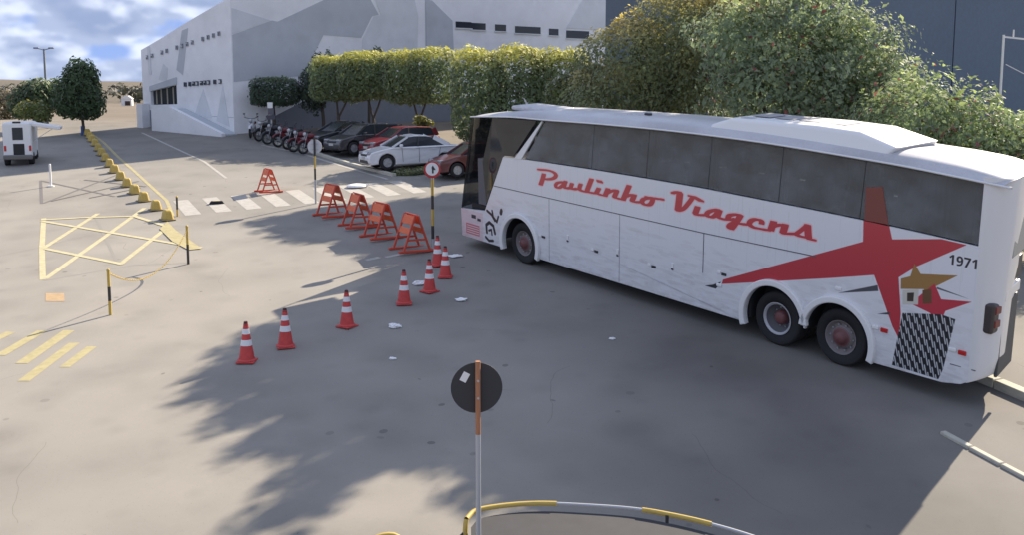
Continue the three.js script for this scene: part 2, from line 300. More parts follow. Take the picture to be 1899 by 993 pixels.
// ================= far terrain
{
  const N = 90, g = grid(N, 14, (a, b) => {
    const x = -420 + a * 840, d = 120 + b * 380, n = fbm(x * 0.013 + 4, d * 0.013, 1.3, 5);
    const rise = sstep(0, 0.8, b), left = 1 + 0.6 * sstep(-60, -160, x) ;
    return [x * (1 + b * 1.2), 4.5 + rise * (3.2 + 6.5 * n * left) + 0.4 * fbm(x * 0.1, d * 0.1, 3, 3) * rise, -d];
  });
  const col = []; for (let i = 0; i < g.attributes.position.count; i++) { const n = fbm(g.attributes.position.getX(i) * 0.05, g.attributes.position.getZ(i) * 0.05, 3, 3); col.push(0.07 + 0.08 * n, 0.062 + 0.06 * n, 0.045 + 0.04 * n); }
  g.setAttribute('color', new THREE.Float32BufferAttribute(col, 3));
  structure(mesh('hills', g, std(0xffffff, 1, { vertexColors: true }), scene));
}

// ================= foliage
function leafGeo(lumps, n, size, seed, o = {}) {
  const R = rng(seed), pos = [], col = [], ix = [], nor = [], v = new THREE.Vector3(), q = new THREE.Quaternion(), e = new THREE.Euler(), out = new THREE.Vector3(), zAx = new THREE.Vector3(0, 0, 1), sp = new THREE.Quaternion();
  const base = o.base ?? [0.155, 0.205, 0.09], tip = o.tip ?? [0.55, 0.53, 0.1], tipFrom = o.tipFrom ?? 0.5;  // tip: yellow new growth, brightened to paint in the sun through the tops
  const tot = lumps.reduce((s, l) => s + (l[6] ?? l[3] * l[4] * l[5]), 0);
  for (const L of lumps) {
    const cnt = Math.round(n * (L[6] ?? L[3] * L[4] * L[5]) / tot);
    for (let i = 0; i < cnt; i++) {
      let y = R() * 2 - 1, a = R() * 6.2832, c = Math.sqrt(1 - y * y), dx = c * Math.cos(a), dz = c * Math.sin(a), dy = y;
      if (o.boxy) { const p = o.boxy, m = Math.pow(Math.pow(Math.abs(dx), p) + Math.pow(Math.abs(dy), p) + Math.pow(Math.abs(dz), p), -1 / p); dx *= m; dy *= m; dz *= m; }
      const lob = 1 + (o.rough ?? 0.35) * (fbm(dx * 2.3 + seed, dy * 2.3 + L[0], dz * 2.3 + L[2], 3) - 0.5) * 2;
      const r = (1 - (o.depth ?? 0.5) * Math.pow(R(), 1.6)) * lob + (R() < 0.06 ? 0.12 * R() : 0);
      const px = L[0] + dx * L[3] * r, py = L[1] + dy * L[4] * r, pz = L[2] + dz * L[5] * r;
      const s = size * (0.45 + 1.25 * Math.pow(R(), 1.8)), w = s * (o.wide ?? 0.55);
      e.set(R() * 6.28, R() * 6.28, R() * 6.28); v.set(0, 0, 1).applyEuler(e).multiplyScalar(0.75).add(out.set(dx, dy + 0.25, dz)).normalize(); q.setFromUnitVectors(zAx, v); q.multiply(sp.setFromAxisAngle(zAx, R() * 6.28));
      const k = pos.length / 3;
      for (const [x, y2, z] of [[-s / 2, 0, 0], [0, w / 2, s * 0.08], [s / 2, 0, 0], [0, -w / 2, s * 0.08]]) { v.set(x, y2, z).applyQuaternion(q); pos.push(px + v.x, py + v.y, pz + v.z); }
      ix.push(k, k + 1, k + 2, k, k + 2, k + 3);
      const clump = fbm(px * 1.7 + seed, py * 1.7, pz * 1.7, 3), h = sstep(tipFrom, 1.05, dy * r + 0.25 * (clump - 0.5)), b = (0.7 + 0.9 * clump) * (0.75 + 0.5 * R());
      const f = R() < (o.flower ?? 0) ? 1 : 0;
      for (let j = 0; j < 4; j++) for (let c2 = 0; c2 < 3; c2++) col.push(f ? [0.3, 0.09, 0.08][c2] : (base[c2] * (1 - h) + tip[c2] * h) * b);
    }
  }
  const g = new THREE.BufferGeometry(); g.setAttribute('position', new THREE.Float32BufferAttribute(pos, 3)); g.setAttribute('color', new THREE.Float32BufferAttribute(col, 3)); g.setIndex(ix); g.computeVertexNormals(); return g;
}
// x, d of the base; crown lumps are given above the ground at the base: dx, h, dd, rx, ry, rd
function tree(name, label, category, x, d, lumps, n, size, seed, o = {}) {
  const t = thing(name, label, category, G(x, d), 0, o.group);
  if (!o.noTrunk) {
    const geos = [], top = o.fork ?? 0.5, tr = o.trunk ?? 0.09;
    geos.push(taper([[0, -0.15, 0], [0.03, top * 0.5, 0.02], [0, top, 0]], tr, tr * 0.8));
    for (const L of lumps.length > 12 ? lumps.filter((q, k) => k % 7 === 3) : lumps) { const m = [L[0] * 0.45, top + (L[1] - top) * 0.4, -L[2] * 0.45]; geos.push(taper([[0, top - 0.05, 0], m, [L[0] * 0.9, L[1] + L[4] * 0.2, -L[2] * 0.9]], tr * 0.6, tr * 0.18, 6)); }
    mesh('trunk', geos, o.bark ?? M.bark, t);
    if (o.paint) mesh('painted_base', cyl(tr * 1.25, tr * 1.15, o.paint, 0, 0, 0, 12), M.blue, t);
  }
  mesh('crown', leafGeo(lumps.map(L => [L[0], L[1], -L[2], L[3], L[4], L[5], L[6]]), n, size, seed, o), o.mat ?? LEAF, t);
  return t;
}
const DARK = { base: [0.05, 0.085, 0.045], tip: [0.10, 0.14, 0.05] };
// trimmed trees over the parked vehicles, left to right
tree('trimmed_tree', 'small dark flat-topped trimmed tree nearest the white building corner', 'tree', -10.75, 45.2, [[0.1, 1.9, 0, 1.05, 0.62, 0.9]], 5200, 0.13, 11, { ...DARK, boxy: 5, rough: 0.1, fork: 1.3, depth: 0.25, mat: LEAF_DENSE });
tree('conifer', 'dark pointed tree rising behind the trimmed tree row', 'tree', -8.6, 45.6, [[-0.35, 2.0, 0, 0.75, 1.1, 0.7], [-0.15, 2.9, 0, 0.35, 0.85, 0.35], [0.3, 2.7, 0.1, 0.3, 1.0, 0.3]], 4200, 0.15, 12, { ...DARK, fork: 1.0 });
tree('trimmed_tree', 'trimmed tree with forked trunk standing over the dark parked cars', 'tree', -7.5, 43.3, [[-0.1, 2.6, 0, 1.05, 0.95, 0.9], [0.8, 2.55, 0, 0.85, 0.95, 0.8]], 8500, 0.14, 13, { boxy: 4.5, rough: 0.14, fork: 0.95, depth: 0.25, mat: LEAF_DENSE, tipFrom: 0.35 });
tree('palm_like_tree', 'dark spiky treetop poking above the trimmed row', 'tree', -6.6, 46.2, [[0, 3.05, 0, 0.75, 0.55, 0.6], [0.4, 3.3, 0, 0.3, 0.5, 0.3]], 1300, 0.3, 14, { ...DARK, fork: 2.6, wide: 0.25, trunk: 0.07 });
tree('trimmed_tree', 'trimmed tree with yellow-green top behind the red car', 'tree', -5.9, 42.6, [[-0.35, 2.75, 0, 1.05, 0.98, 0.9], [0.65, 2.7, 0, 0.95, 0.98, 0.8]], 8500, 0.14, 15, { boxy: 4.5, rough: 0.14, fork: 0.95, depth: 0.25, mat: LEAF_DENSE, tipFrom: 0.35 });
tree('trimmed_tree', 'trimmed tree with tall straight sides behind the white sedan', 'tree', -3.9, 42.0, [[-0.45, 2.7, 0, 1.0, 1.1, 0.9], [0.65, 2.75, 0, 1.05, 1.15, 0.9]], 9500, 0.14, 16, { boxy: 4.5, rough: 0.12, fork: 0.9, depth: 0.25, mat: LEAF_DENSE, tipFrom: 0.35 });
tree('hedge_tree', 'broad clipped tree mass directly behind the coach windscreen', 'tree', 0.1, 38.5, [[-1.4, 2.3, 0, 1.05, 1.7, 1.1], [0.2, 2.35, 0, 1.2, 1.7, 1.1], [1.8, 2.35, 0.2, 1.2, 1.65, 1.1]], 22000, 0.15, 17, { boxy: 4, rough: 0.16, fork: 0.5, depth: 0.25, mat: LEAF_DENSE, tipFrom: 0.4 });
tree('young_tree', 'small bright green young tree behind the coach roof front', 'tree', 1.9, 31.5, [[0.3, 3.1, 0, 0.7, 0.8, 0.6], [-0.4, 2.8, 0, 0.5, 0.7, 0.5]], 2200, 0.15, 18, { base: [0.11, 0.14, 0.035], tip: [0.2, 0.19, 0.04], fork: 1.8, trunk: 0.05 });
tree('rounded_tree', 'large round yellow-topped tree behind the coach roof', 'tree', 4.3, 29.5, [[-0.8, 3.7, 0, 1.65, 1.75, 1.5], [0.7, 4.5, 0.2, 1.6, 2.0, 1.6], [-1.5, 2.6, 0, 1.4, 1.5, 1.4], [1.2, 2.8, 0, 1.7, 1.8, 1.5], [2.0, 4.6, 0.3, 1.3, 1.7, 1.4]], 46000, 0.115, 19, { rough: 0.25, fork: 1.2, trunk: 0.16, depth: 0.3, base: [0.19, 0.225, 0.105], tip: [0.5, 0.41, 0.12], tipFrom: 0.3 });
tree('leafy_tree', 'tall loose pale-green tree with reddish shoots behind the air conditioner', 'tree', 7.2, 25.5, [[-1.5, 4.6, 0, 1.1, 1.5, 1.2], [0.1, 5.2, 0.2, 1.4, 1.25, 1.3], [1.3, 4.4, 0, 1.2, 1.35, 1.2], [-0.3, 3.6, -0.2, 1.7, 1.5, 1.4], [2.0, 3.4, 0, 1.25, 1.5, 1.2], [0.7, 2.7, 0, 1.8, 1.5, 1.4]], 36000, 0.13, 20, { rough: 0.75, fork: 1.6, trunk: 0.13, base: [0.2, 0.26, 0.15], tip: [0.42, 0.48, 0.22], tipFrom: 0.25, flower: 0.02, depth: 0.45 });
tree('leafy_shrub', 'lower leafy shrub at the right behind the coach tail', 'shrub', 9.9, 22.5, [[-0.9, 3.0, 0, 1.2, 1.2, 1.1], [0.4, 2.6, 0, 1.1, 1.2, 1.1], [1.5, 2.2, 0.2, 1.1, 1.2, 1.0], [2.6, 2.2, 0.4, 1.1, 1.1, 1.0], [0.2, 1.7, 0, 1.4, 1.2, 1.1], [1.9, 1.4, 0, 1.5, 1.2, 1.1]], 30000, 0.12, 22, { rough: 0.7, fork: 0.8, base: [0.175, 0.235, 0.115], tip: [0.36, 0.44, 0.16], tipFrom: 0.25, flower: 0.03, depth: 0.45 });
// the tall shade tree whose canopy stands above the frame
{
  const x0 = 6.6, d0 = 31.5, y0 = gy(x0, d0), L = [];
  const R = rng(77);
  const at = (gx, gd, up, r) => { // a clump on the sun's ray to the ground point, at a given height above it
    const k = up / Math.tan(SUN_EL), x = gx + Math.sin(SUN_AZ) * k, d = gd + Math.cos(SUN_AZ) * k; L.push([x - x0, gy(gx, gd) + up - y0, d - d0, r, r * 0.8, r]);
  };
  SHADE.forEach(a => at(...a));
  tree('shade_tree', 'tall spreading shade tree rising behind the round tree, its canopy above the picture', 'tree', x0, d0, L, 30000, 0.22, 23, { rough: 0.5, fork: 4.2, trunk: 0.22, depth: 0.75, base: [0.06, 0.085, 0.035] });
}
// far left
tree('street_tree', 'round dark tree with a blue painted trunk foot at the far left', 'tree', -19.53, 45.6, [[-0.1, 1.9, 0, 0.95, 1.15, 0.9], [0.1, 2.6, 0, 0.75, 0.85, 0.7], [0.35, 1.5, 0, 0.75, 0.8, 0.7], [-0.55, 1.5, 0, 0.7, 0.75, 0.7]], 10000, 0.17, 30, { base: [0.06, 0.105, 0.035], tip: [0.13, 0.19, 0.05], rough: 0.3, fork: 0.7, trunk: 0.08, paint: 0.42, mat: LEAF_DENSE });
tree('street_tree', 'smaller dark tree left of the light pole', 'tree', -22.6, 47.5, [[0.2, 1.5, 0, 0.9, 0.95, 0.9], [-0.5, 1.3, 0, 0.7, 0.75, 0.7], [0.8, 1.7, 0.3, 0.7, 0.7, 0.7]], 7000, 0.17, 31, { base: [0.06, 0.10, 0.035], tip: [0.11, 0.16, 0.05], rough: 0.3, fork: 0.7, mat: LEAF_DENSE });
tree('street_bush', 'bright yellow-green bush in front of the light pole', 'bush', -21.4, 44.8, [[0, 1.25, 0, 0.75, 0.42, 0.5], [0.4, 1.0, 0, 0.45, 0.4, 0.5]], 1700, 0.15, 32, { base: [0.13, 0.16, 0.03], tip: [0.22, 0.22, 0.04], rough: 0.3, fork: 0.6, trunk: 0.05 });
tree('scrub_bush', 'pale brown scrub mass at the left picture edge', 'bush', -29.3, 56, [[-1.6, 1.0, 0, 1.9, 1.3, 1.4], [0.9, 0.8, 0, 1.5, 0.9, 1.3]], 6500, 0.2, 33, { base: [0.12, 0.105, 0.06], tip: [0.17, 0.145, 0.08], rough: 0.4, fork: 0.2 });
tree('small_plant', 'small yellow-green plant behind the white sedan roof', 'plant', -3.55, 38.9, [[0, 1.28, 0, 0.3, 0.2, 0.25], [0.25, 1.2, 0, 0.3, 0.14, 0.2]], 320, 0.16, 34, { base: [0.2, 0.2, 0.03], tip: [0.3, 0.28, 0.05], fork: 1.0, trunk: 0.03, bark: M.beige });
{ // scrub on the far hill and grass by the kerb, each one mass
  const R = rng(41), L = [];
  for (let i = 0; i < 160; i++) { const x = -110 + R() * 105, d = 140 + R() * 200; L.push([x, 5.2 + R() * 0.9 + (d - 140) * 0.012, -d, 2.4 + R() * 3, 0.9 + R() * 1.0, 2]); }
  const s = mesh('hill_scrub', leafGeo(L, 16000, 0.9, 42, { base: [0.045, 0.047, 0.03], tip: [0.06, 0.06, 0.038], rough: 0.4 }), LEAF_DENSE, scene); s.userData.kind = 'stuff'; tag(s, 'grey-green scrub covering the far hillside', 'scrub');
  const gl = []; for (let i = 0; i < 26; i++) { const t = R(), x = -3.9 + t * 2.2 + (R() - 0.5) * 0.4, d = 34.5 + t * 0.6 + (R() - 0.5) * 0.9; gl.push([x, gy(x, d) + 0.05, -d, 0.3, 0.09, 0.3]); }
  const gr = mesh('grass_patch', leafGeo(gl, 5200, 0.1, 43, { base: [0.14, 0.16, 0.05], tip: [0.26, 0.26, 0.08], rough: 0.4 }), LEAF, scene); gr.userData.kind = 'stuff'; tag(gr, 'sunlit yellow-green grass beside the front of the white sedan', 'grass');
}
const wtF = table('0.5,3.2 1.2,3.26 1.96,3.33 3.2,3.37 4.8,3.44 6.3,3.49 7.7,3.515 8.9,3.515 9.96,3.495 10.95,3.465 11.85,3.435 12.9,3.36 13.4,3.33');
const wbF = table('1.78,2.41 2.45,2.44 4.81,2.505 6.34,2.53 7.7,2.545 8.92,2.535 10.02,2.53 11.02,2.515 11.92,2.49 12.9,2.455 13.2,2.45');
{
  const bus = new THREE.Group(); bus.name = numbered('coach'); scene.add(bus);
  tag(bus, 'white three-axle touring coach with red script lettering and a big red star', 'coach');
  const U = new THREE.Vector3(0.61141466, -0.06940089, 0.78826115), V = new THREE.Vector3(-0.01311749, 0.99512081, 0.09778802), Wn = new THREE.Vector3().crossVectors(U, V).normalize();
  V.crossVectors(Wn, U).normalize();
  bus.quaternion.setFromRotationMatrix(new THREE.Matrix4().makeBasis(U.normalize(), V, Wn));
  bus.position.set(-1.25784, 2.3708, -24.29327);
  // local axes: x towards the tail, y up, z out of the near side; the far side lies at z = -2.6
  const BW = 2.05, MID = -BW / 2;
  const add = (n, g, m, p = bus) => mesh(n, g, m, p);
  // --- painted near side
  const CW = 2048, CH = 384, U1 = 13.2, V0 = 0.2, V1 = 2.66, cv = document.createElement('canvas'); cv.width = CW; cv.height = CH;
  const c = cv.getContext('2d'), X = u => u / U1 * CW, Y = v => CH - (v - V0) / (V1 - V0) * CH, S = CW / U1;
  c.fillStyle = '#dcdde0'; c.fillRect(0, 0, CW, CH);
  const R = rng(5);
  for (let i = 0; i < 2600; i++) { const v = 0.2 + 1.3 * Math.pow(R(), 2.6); c.fillStyle = `rgba(112,102,92,${0.015 + 0.04 * R()})`; c.beginPath(); c.ellipse(X(R() * 13.2), Y(v), 6 + 26 * R(), 2 + 5 * R(), 0, 0, 7); c.fill(); }
  for (let i = 0; i < 160; i++) { c.fillStyle = `rgba(110,105,100,${0.03 + 0.04 * R()})`; c.fillRect(X(R() * 13.2), Y(2.6 - R() * 0.6), 1 + R() * 2, 20 + R() * 110); }
  const poly = (s, f) => { const p = P2(s); c.beginPath(); p.forEach(([a, b], i) => i ? c.lineTo(X(a), Y(b)) : c.moveTo(X(a), Y(b))); c.closePath(); c.fillStyle = f; c.fill(); };
  // swirl and blotches by the front wheel
  c.strokeStyle = '#2b2d33'; c.lineCap = 'round'; c.lineJoin = 'round';
  for (const [w, s] of [[10, '1.12,1.05 1.3,0.98 1.42,0.86'], [9, '1.32,1.08 1.36,0.94 1.5,0.84 1.56,0.98'], [12, '1.1,0.52 1.08,0.7 1.2,0.78 1.36,0.72 1.42,0.55'], [10, '1.05,0.4 1.18,0.33 1.34,0.36'], [8, '1.18,0.58 1.28,0.62 1.3,0.5'], [16, '1.66,1.08 1.68,1.14']]) { c.lineWidth = w; c.beginPath(); P2(s).forEach(([a, b], i) => i ? c.lineTo(X(a), Y(b)) : c.moveTo(X(a), Y(b))); c.stroke(); }
  // red script with its pale red glow
  const word = (col, thin, fat) => { // a flat nib held level: stems come out thick, level strokes thin
    c.strokeStyle = col;
    for (const [w, s] of STROKES) for (let n = -4; n <= 4; n++) {
      const p = P2(s), o = n / 4 * w * 0.5 * fat; c.lineWidth = thin * S; c.beginPath(); c.moveTo(X(p[0][0] + o), Y(p[0][1]));
      if (p.length === 2) c.lineTo(X(p[1][0] + o), Y(p[1][1]));
      for (let i = 1; i < p.length - 1; i++) { const last = i === p.length - 2, mx = last ? p[i + 1][0] : (p[i][0] + p[i + 1][0]) / 2, my = last ? p[i + 1][1] : (p[i][1] + p[i + 1][1]) / 2; c.quadraticCurveTo(X(p[i][0] + o), Y(p[i][1]), X(mx + o), Y(my)); }
      c.stroke();
    }
  };
  word('#e6c4c6', 0.085, 1.5); word('#bd3842', 0.036, 1.5);
  // stars
  poly('7.86,0.74 8.05,0.8 8.24,0.9 8.12,0.74', '#2c2e33');
  poly('11.0,3.03 11.28,3.08 11.53,2.31 12.3,2.46 12.69,2.445 11.94,1.96 11.68,1.74 11.76,1.19 11.76,0.78 11.64,0.95 11.27,1.69 10.5,1.47 8.25,0.86 8.28,0.95 11.04,2.18', '#b8343e');
  poly('10.65,1.25 11.34,1.54 11.36,1.45', '#4a4c52'); poly('12.3,1.73 12.8,1.66 12.3,1.70', '#55585e'); poly('11.37,1.08 11.57,1.16 11.58,1.12', '#44464c');
  poly('11.92,2.01 12.03,1.87 12.6,1.97 12.26,1.72 12.21,1.55 12.1,1.65 11.73,1.57 11.72,1.73 11.87,1.8', '#9a7440');
  poly('12.26,1.77 12.38,1.56 12.84,1.63 12.46,1.4 12.38,1.14 12.23,1.31 11.9,1.38', '#bb3444');
  poly('11.76,1.56 12.02,1.63 12.03,1.39 11.78,1.33', '#c9c6ba'); poly('11.84,1.53 11.95,1.56 11.95,1.42 11.85,1.4', '#3c342c'); poly('12.08,1.63 12.22,1.68 12.24,1.46 12.1,1.42', '#6b4a30');
  // dark lattice over the engine vent
  c.save(); const gp = P2('11.79,1.2 12.4,1.33 12.62,1.31 12.5,0.51 12.44,0.33 11.68,0.33'); c.beginPath(); gp.forEach(([a, b], i) => i ? c.lineTo(X(a), Y(b)) : c.moveTo(X(a), Y(b))); c.closePath(); c.clip();
  c.fillStyle = '#202226'; c.fillRect(X(11.6), Y(1.4), X(1.2), Y(0.3) - Y(1.4));
  c.strokeStyle = '#c4c6c8'; c.lineWidth = 3.2; for (let i = 0; i < 22; i++) { const a = 11.4 + i * 0.062; for (let k = 0; k < 6; k++) { const v = 1.38 - k * 0.2 - (i % 2) * 0.1; c.beginPath(); c.moveTo(X(a), Y(v)); c.lineTo(X(a + 0.05), Y(v - 0.18)); c.stroke(); } } c.restore();
  c.fillStyle = '#25272b'; c.font = 'bold 32px sans-serif'; c.save(); c.translate(X(12.44), Y(2.115)); c.rotate(0.0); c.fillText('1971', 0, 0); c.restore();
  // red blotch and dark print on the bumper side
  c.fillStyle = 'rgba(214,165,170,0.3)'; c.fillRect(0, Y(0.95), X(0.95), Y(0.2) - Y(0.95)); c.fillStyle = 'rgba(190,60,70,0.6)'; c.fillRect(X(0.25), Y(0.62), X(0.55), Y(0.36) - Y(0.62)); c.fillStyle = '#3a3d44'; c.fillRect(X(0.48), Y(0.86), X(0.18), 14); c.fillRect(X(0.72), Y(0.8), X(0.14), 10); c.fillStyle = '#ddd'; for (let i = 0; i < 4; i++) c.fillRect(X(0.28), Y(0.58 - i * 0.055), X(0.5), 3);
  const art = new THREE.CanvasTexture(cv); art.colorSpace = THREE.SRGBColorSpace; art.magFilter = THREE.LinearFilter;
  const paint = new THREE.MeshPhysicalMaterial({ map: art, roughness: 0.34, clearcoat: 0.45, clearcoatRoughness: 0.2, side: THREE.DoubleSide });
  const wheels = [2.38, 9.42, 10.68], AR = 0.61, AV = 0.48;
  function sideShape() {
    const s = new THREE.Shape(), y0 = 0.27, dA = Math.asin((AV - y0) / AR), h = AR * Math.cos(dA);
    s.moveTo(0.08, y0); s.lineTo(wheels[0] - h, y0); s.absarc(wheels[0], AV, AR, Math.PI + dA, -dA, true); s.lineTo(6, 0.285); s.lineTo(wheels[1] - h, y0 + 0.02);
    s.absarc(wheels[1], AV, AR, Math.PI + dA, 0.02, true); s.absarc(wheels[2], AV, AR, Math.PI - 0.02, -dA, true); s.lineTo(12.5, 0.3); s.lineTo(12.78, 0.36); s.lineTo(12.88, 0.42);
    for (let u = 12.88; u > 1.8; u -= 0.5) s.lineTo(u, wbF(u)); s.lineTo(1.78, 2.41); s.lineTo(1.03, 1.03); s.lineTo(0.05, 0.94); s.closePath(); return s;
  }
  const uvArt = g => { const p = g.attributes.position, q = []; for (let i = 0; i < p.count; i++) q.push(p.getX(i) / U1, (p.getY(i) - V0) / (V1 - V0)); g.setAttribute('uv', new THREE.Float32BufferAttribute(q, 2)); return g; };
  const cut = g => { const p = g.attributes.position; for (let i = 0; i < p.count; i++) p.setX(i, Math.min(p.getX(i), 12.02)); g.computeVertexNormals(); return g; }; // the far side ends where the tail starts to curve in
  const sg = extr(sideShape(), 0.05); add('side_panel', uvArt(sg.clone().translate(0, 0, -0.05)), paint);
  add('side_panel', cut(sg.clone().translate(0, 0, -BW)), M.bus);
  // waist and hatch seams
  add('panel_seam', [bar([1.4, 1.685, 0.002], [7.8, 1.725, 0.002], 0.016, 0.006), bar([7.8, 1.725, 0.002], [10.2, 1.77, 0.002], 0.016, 0.006), bar([7.8, 0.97, 0.002], [7.8, 1.72, 0.002], 0.014, 0.006), bar([3.4, 0.3, 0.002], [3.4, 1.69, 0.002], 0.006, 0.004), bar([5.6, 0.3, 0.002], [5.6, 1.7, 0.002], 0.006, 0.004)], M.seam);
  // --- glass
  const gb = new THREE.Shape(), topPts = []; gb.moveTo(0.06, 0.95); gb.lineTo(1.02, 1.035); gb.lineTo(1.76, 2.42); for (let u = 2.3; u < 12.9; u += 0.5) gb.lineTo(u, wbF(u)); gb.lineTo(12.88, wbF(12.88)); gb.lineTo(12.88, wtF(12.88)); for (let u = 12.6; u > 0.6; u -= 0.4) gb.lineTo(u, wtF(u)); gb.lineTo(0.55, 3.2); gb.lineTo(0.34, 2.1); gb.closePath();
  const tilt = (g, near) => { const p = g.attributes.position; for (let i = 0; i < p.count; i++) p.setZ(i, p.getZ(i) - (near ? 1 : -1) * 0.085 * Math.max(0, p.getY(i) - 2.4)); g.computeVertexNormals(); return g; };
  const cuts = [3.2, 4.75, 6.3, 7.85, 9.4, 10.95, 12.86];
  for (const near of [1, 0]) {
    for (let i = 0; i + 1 < cuts.length; i++) {
      const a = cuts[i] + 0.004, b = cuts[i + 1] - 0.004, lean = i ? 0 : 0.62, s = new THREE.Shape(); s.moveTo(a - lean, wbF(a - lean) + 0.02);
      for (const k of [0.33, 0.66, 1]) { const u = a - lean + (b - a + lean) * k; s.lineTo(u, wbF(u) + 0.02); }
      for (const k of [1, 0.66, 0.33, 0]) { const u = a + (b - a) * k; s.lineTo(u, wtF(u) - 0.02); } s.closePath();
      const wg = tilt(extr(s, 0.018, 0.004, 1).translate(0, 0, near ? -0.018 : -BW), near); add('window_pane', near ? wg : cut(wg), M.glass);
    }
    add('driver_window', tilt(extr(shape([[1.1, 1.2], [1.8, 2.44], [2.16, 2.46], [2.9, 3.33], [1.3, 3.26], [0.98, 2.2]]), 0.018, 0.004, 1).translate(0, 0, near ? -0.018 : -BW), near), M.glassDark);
    add('pillar_stripe', tilt(extr(shape([[2.2, 2.42], [2.46, 2.43], [3.14, 3.34], [3.08, 3.34]]), 0.03, 0.006, 1).translate(0, 0, near ? -0.015 : -BW - 0.015), near), M.bus);
  }
  for (const z of [-0.13, -BW + 0.13]) for (const u of cuts.slice(1, -1)) add('window_post', box(0.07, 1.0, 0.04, u, (wbF(u) + wtF(u)) / 2, z), M.dark);
  const seatM = std(lin(0.2, 0.22, 0.26), 0.9), coverM = std(lin(0.65, 0.65, 0.63), 0.9), curtM = std(lin(0.55, 0.53, 0.5), 0.95);
  for (let k = 0; k < 10; k++) for (const z of [-0.5, -BW + 0.5]) { const st = add('seat', rbox(0.16, 0.95, 0.72, 0.06).rotateZ(-0.18).translate(3.7 + k * 0.9, 2.62, z), seatM); for (const q of [-0.18, 0.18]) add('headrest_cover', rbox(0.19, 0.26, 0.28, 0.05).rotateZ(-0.18).translate(3.79 + k * 0.9, 2.98, z + q), coverM, st); }
  for (const u of [3.3, 4.75, 6.3, 7.85, 9.4, 10.35, 10.95, 12.1, 12.75]) { const w = u > 10 && u < 12.5 ? 0.42 : 0.14, v0 = wbF(u) - 0.02, v1 = wtF(u) - 0.03; add('curtain', grid(14, 1, (a, b) => [u - w / 2 + w * a, v0 + (v1 - v0) * b, -0.17 - 0.018 * Math.sin(a * 19)]), curtM); }
  add('star_tip', tilt(extr(shape(P2('11.0,3.03 11.28,3.08 11.45,2.525 11.04,2.525')), 0.004).translate(0, 0, 0.006), true), std(lin(0.2, 0.05, 0.035), 0.5));
  const plan = (r, u0, u1, wSide) => { }; void plan; void topPts;
  // --- windscreen and nose: swept round the front in plan
  const nose = (v0, v1, n, uAt, bulge) => grid(24, n, (s, t) => { const a = (s - 0.5) * 2, v = v0 + (v1 - v0) * t, e = Math.pow(Math.abs(a), 3.2); return [uAt(v) - bulge * (1 - e), v, MID + (BW / 2 - 0.005) * a]; });
  const rake = v => v < 0.95 ? 0.06 : 0.06 + (v - 0.95) * 0.22;
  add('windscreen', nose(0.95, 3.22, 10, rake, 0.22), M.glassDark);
  add('front_bumper', [nose(0.27, 0.95, 5, () => 0.06, 0.22)], M.bus);
  for (const z of [-0.32, -BW + 0.32]) add('headlight', rbox(0.12, 0.2, 0.4, 0.05, -0.02, 0.72, z), M.white);
  // --- roof
  const rise = u => 0.2 * sstep(0.35, 2.9, u) * (1 - 0.35 * sstep(12.4, 13.4, u)) + 0.02;
  add('roof', grid(60, 22, (a, b) => { const x = b * 2 - 1, u = 0.5 + (12.82 - 0.55 * (1 - x) / 2 - 0.2 * Math.pow(Math.abs(x), 6)) * a, h = Math.pow(1 - Math.pow(Math.abs(x), 3.4), 0.5), nose2 = a === 0 ? 0 : 1; return [u - 0.24 * (1 - Math.pow(Math.abs(x), 3)) * (1 - sstep(0.5, 2.2, u)) * nose2, wtF(u) + rise(u) * h - 0.1 * (1 - x) / 2 * sstep(0.5, 2, u), MID + x * (BW / 2 + 0.015) + (x < 0 ? -x * 0.75 * (1 - sstep(0.5, 2.6, u)) + -x * 0.9 * sstep(12.2, 13.4, u) * (BW / 2) * 0.6 : 0)]; }), M.busRoof);
  add('roof_edge', tube(Array.from({ length: 16 }, (_, i) => [0.55 + 12.7 * i / 15, wtF(0.55 + 12.7 * i / 15) + 0.012, 0.008]), 0.018, 60, 6), M.bus);
  add('roof_hatch', rbox(1.3, 0.1, 0.8, 0.045, 2.35, 3.5, -0.7), M.busRoof);
  const rh = add('roof_hatch', rbox(0.75, 0.08, 0.6, 0.03, 5.7, 3.62, -0.7), M.busRoof); add('hatch_handle', rbox(0.16, 0.05, 0.08, 0.02, 5.8, 3.68, -0.55), M.plasticBlack, rh);
  { // air conditioner: long low housing with sloped ends
    const g = extr(shape([[7.65, 3.5], [7.75, 3.7], [8.15, 3.84], [9.9, 3.87], [10.7, 3.85], [11.4, 3.68], [11.25, 3.5]]), 1.2, 0.06, 3); g.translate(0, 0, -1.36);
    const p = g.attributes.position; for (let i = 0; i < p.count; i++) { const t = clamp((p.getY(i) - 3.5) / 0.36); p.setZ(i, -0.76 + (p.getZ(i) + 0.76) * (1.02 - 0.22 * t)); } g.computeVertexNormals();
    const ac = add('air_conditioner', g, M.white);
    for (let k = 0; k < 4; k++) add('vent_grille', rbox(0.4, 0.012, 0.5, 0.005, 8.5 + k * 0.5, 3.868, -0.85), std(lin(0.32, 0.32, 0.33), 0.7), ac);
    for (const [x, y] of [[9.5, 3.85], [8.4, 3.84]]) add('access_cover', rbox(0.24, 0.03, 0.16, 0.01, x, y, -0.4), std(lin(0.4, 0.4, 0.41), 0.7), ac);
  }
  // --- tail: rounded corners, lamps
  const tailPts = []; for (let i = 0; i <= 8; i++) { const a = i / 8 * Math.PI / 2; tailPts.push([12.86 + 0.3 * Math.sin(a), -0.3 + 0.3 * Math.cos(a)]); } for (let i = 0; i <= 8; i++) { const a = Math.PI / 2 * (1 - i / 8); tailPts.push([12.05 + 1.11 * Math.sin(a), -BW + 1.5 - 1.5 * Math.cos(a)]); }
  const tv = [0.4, 0.55, 0.8, 1.6, 2.45, 3.0, 3.45];
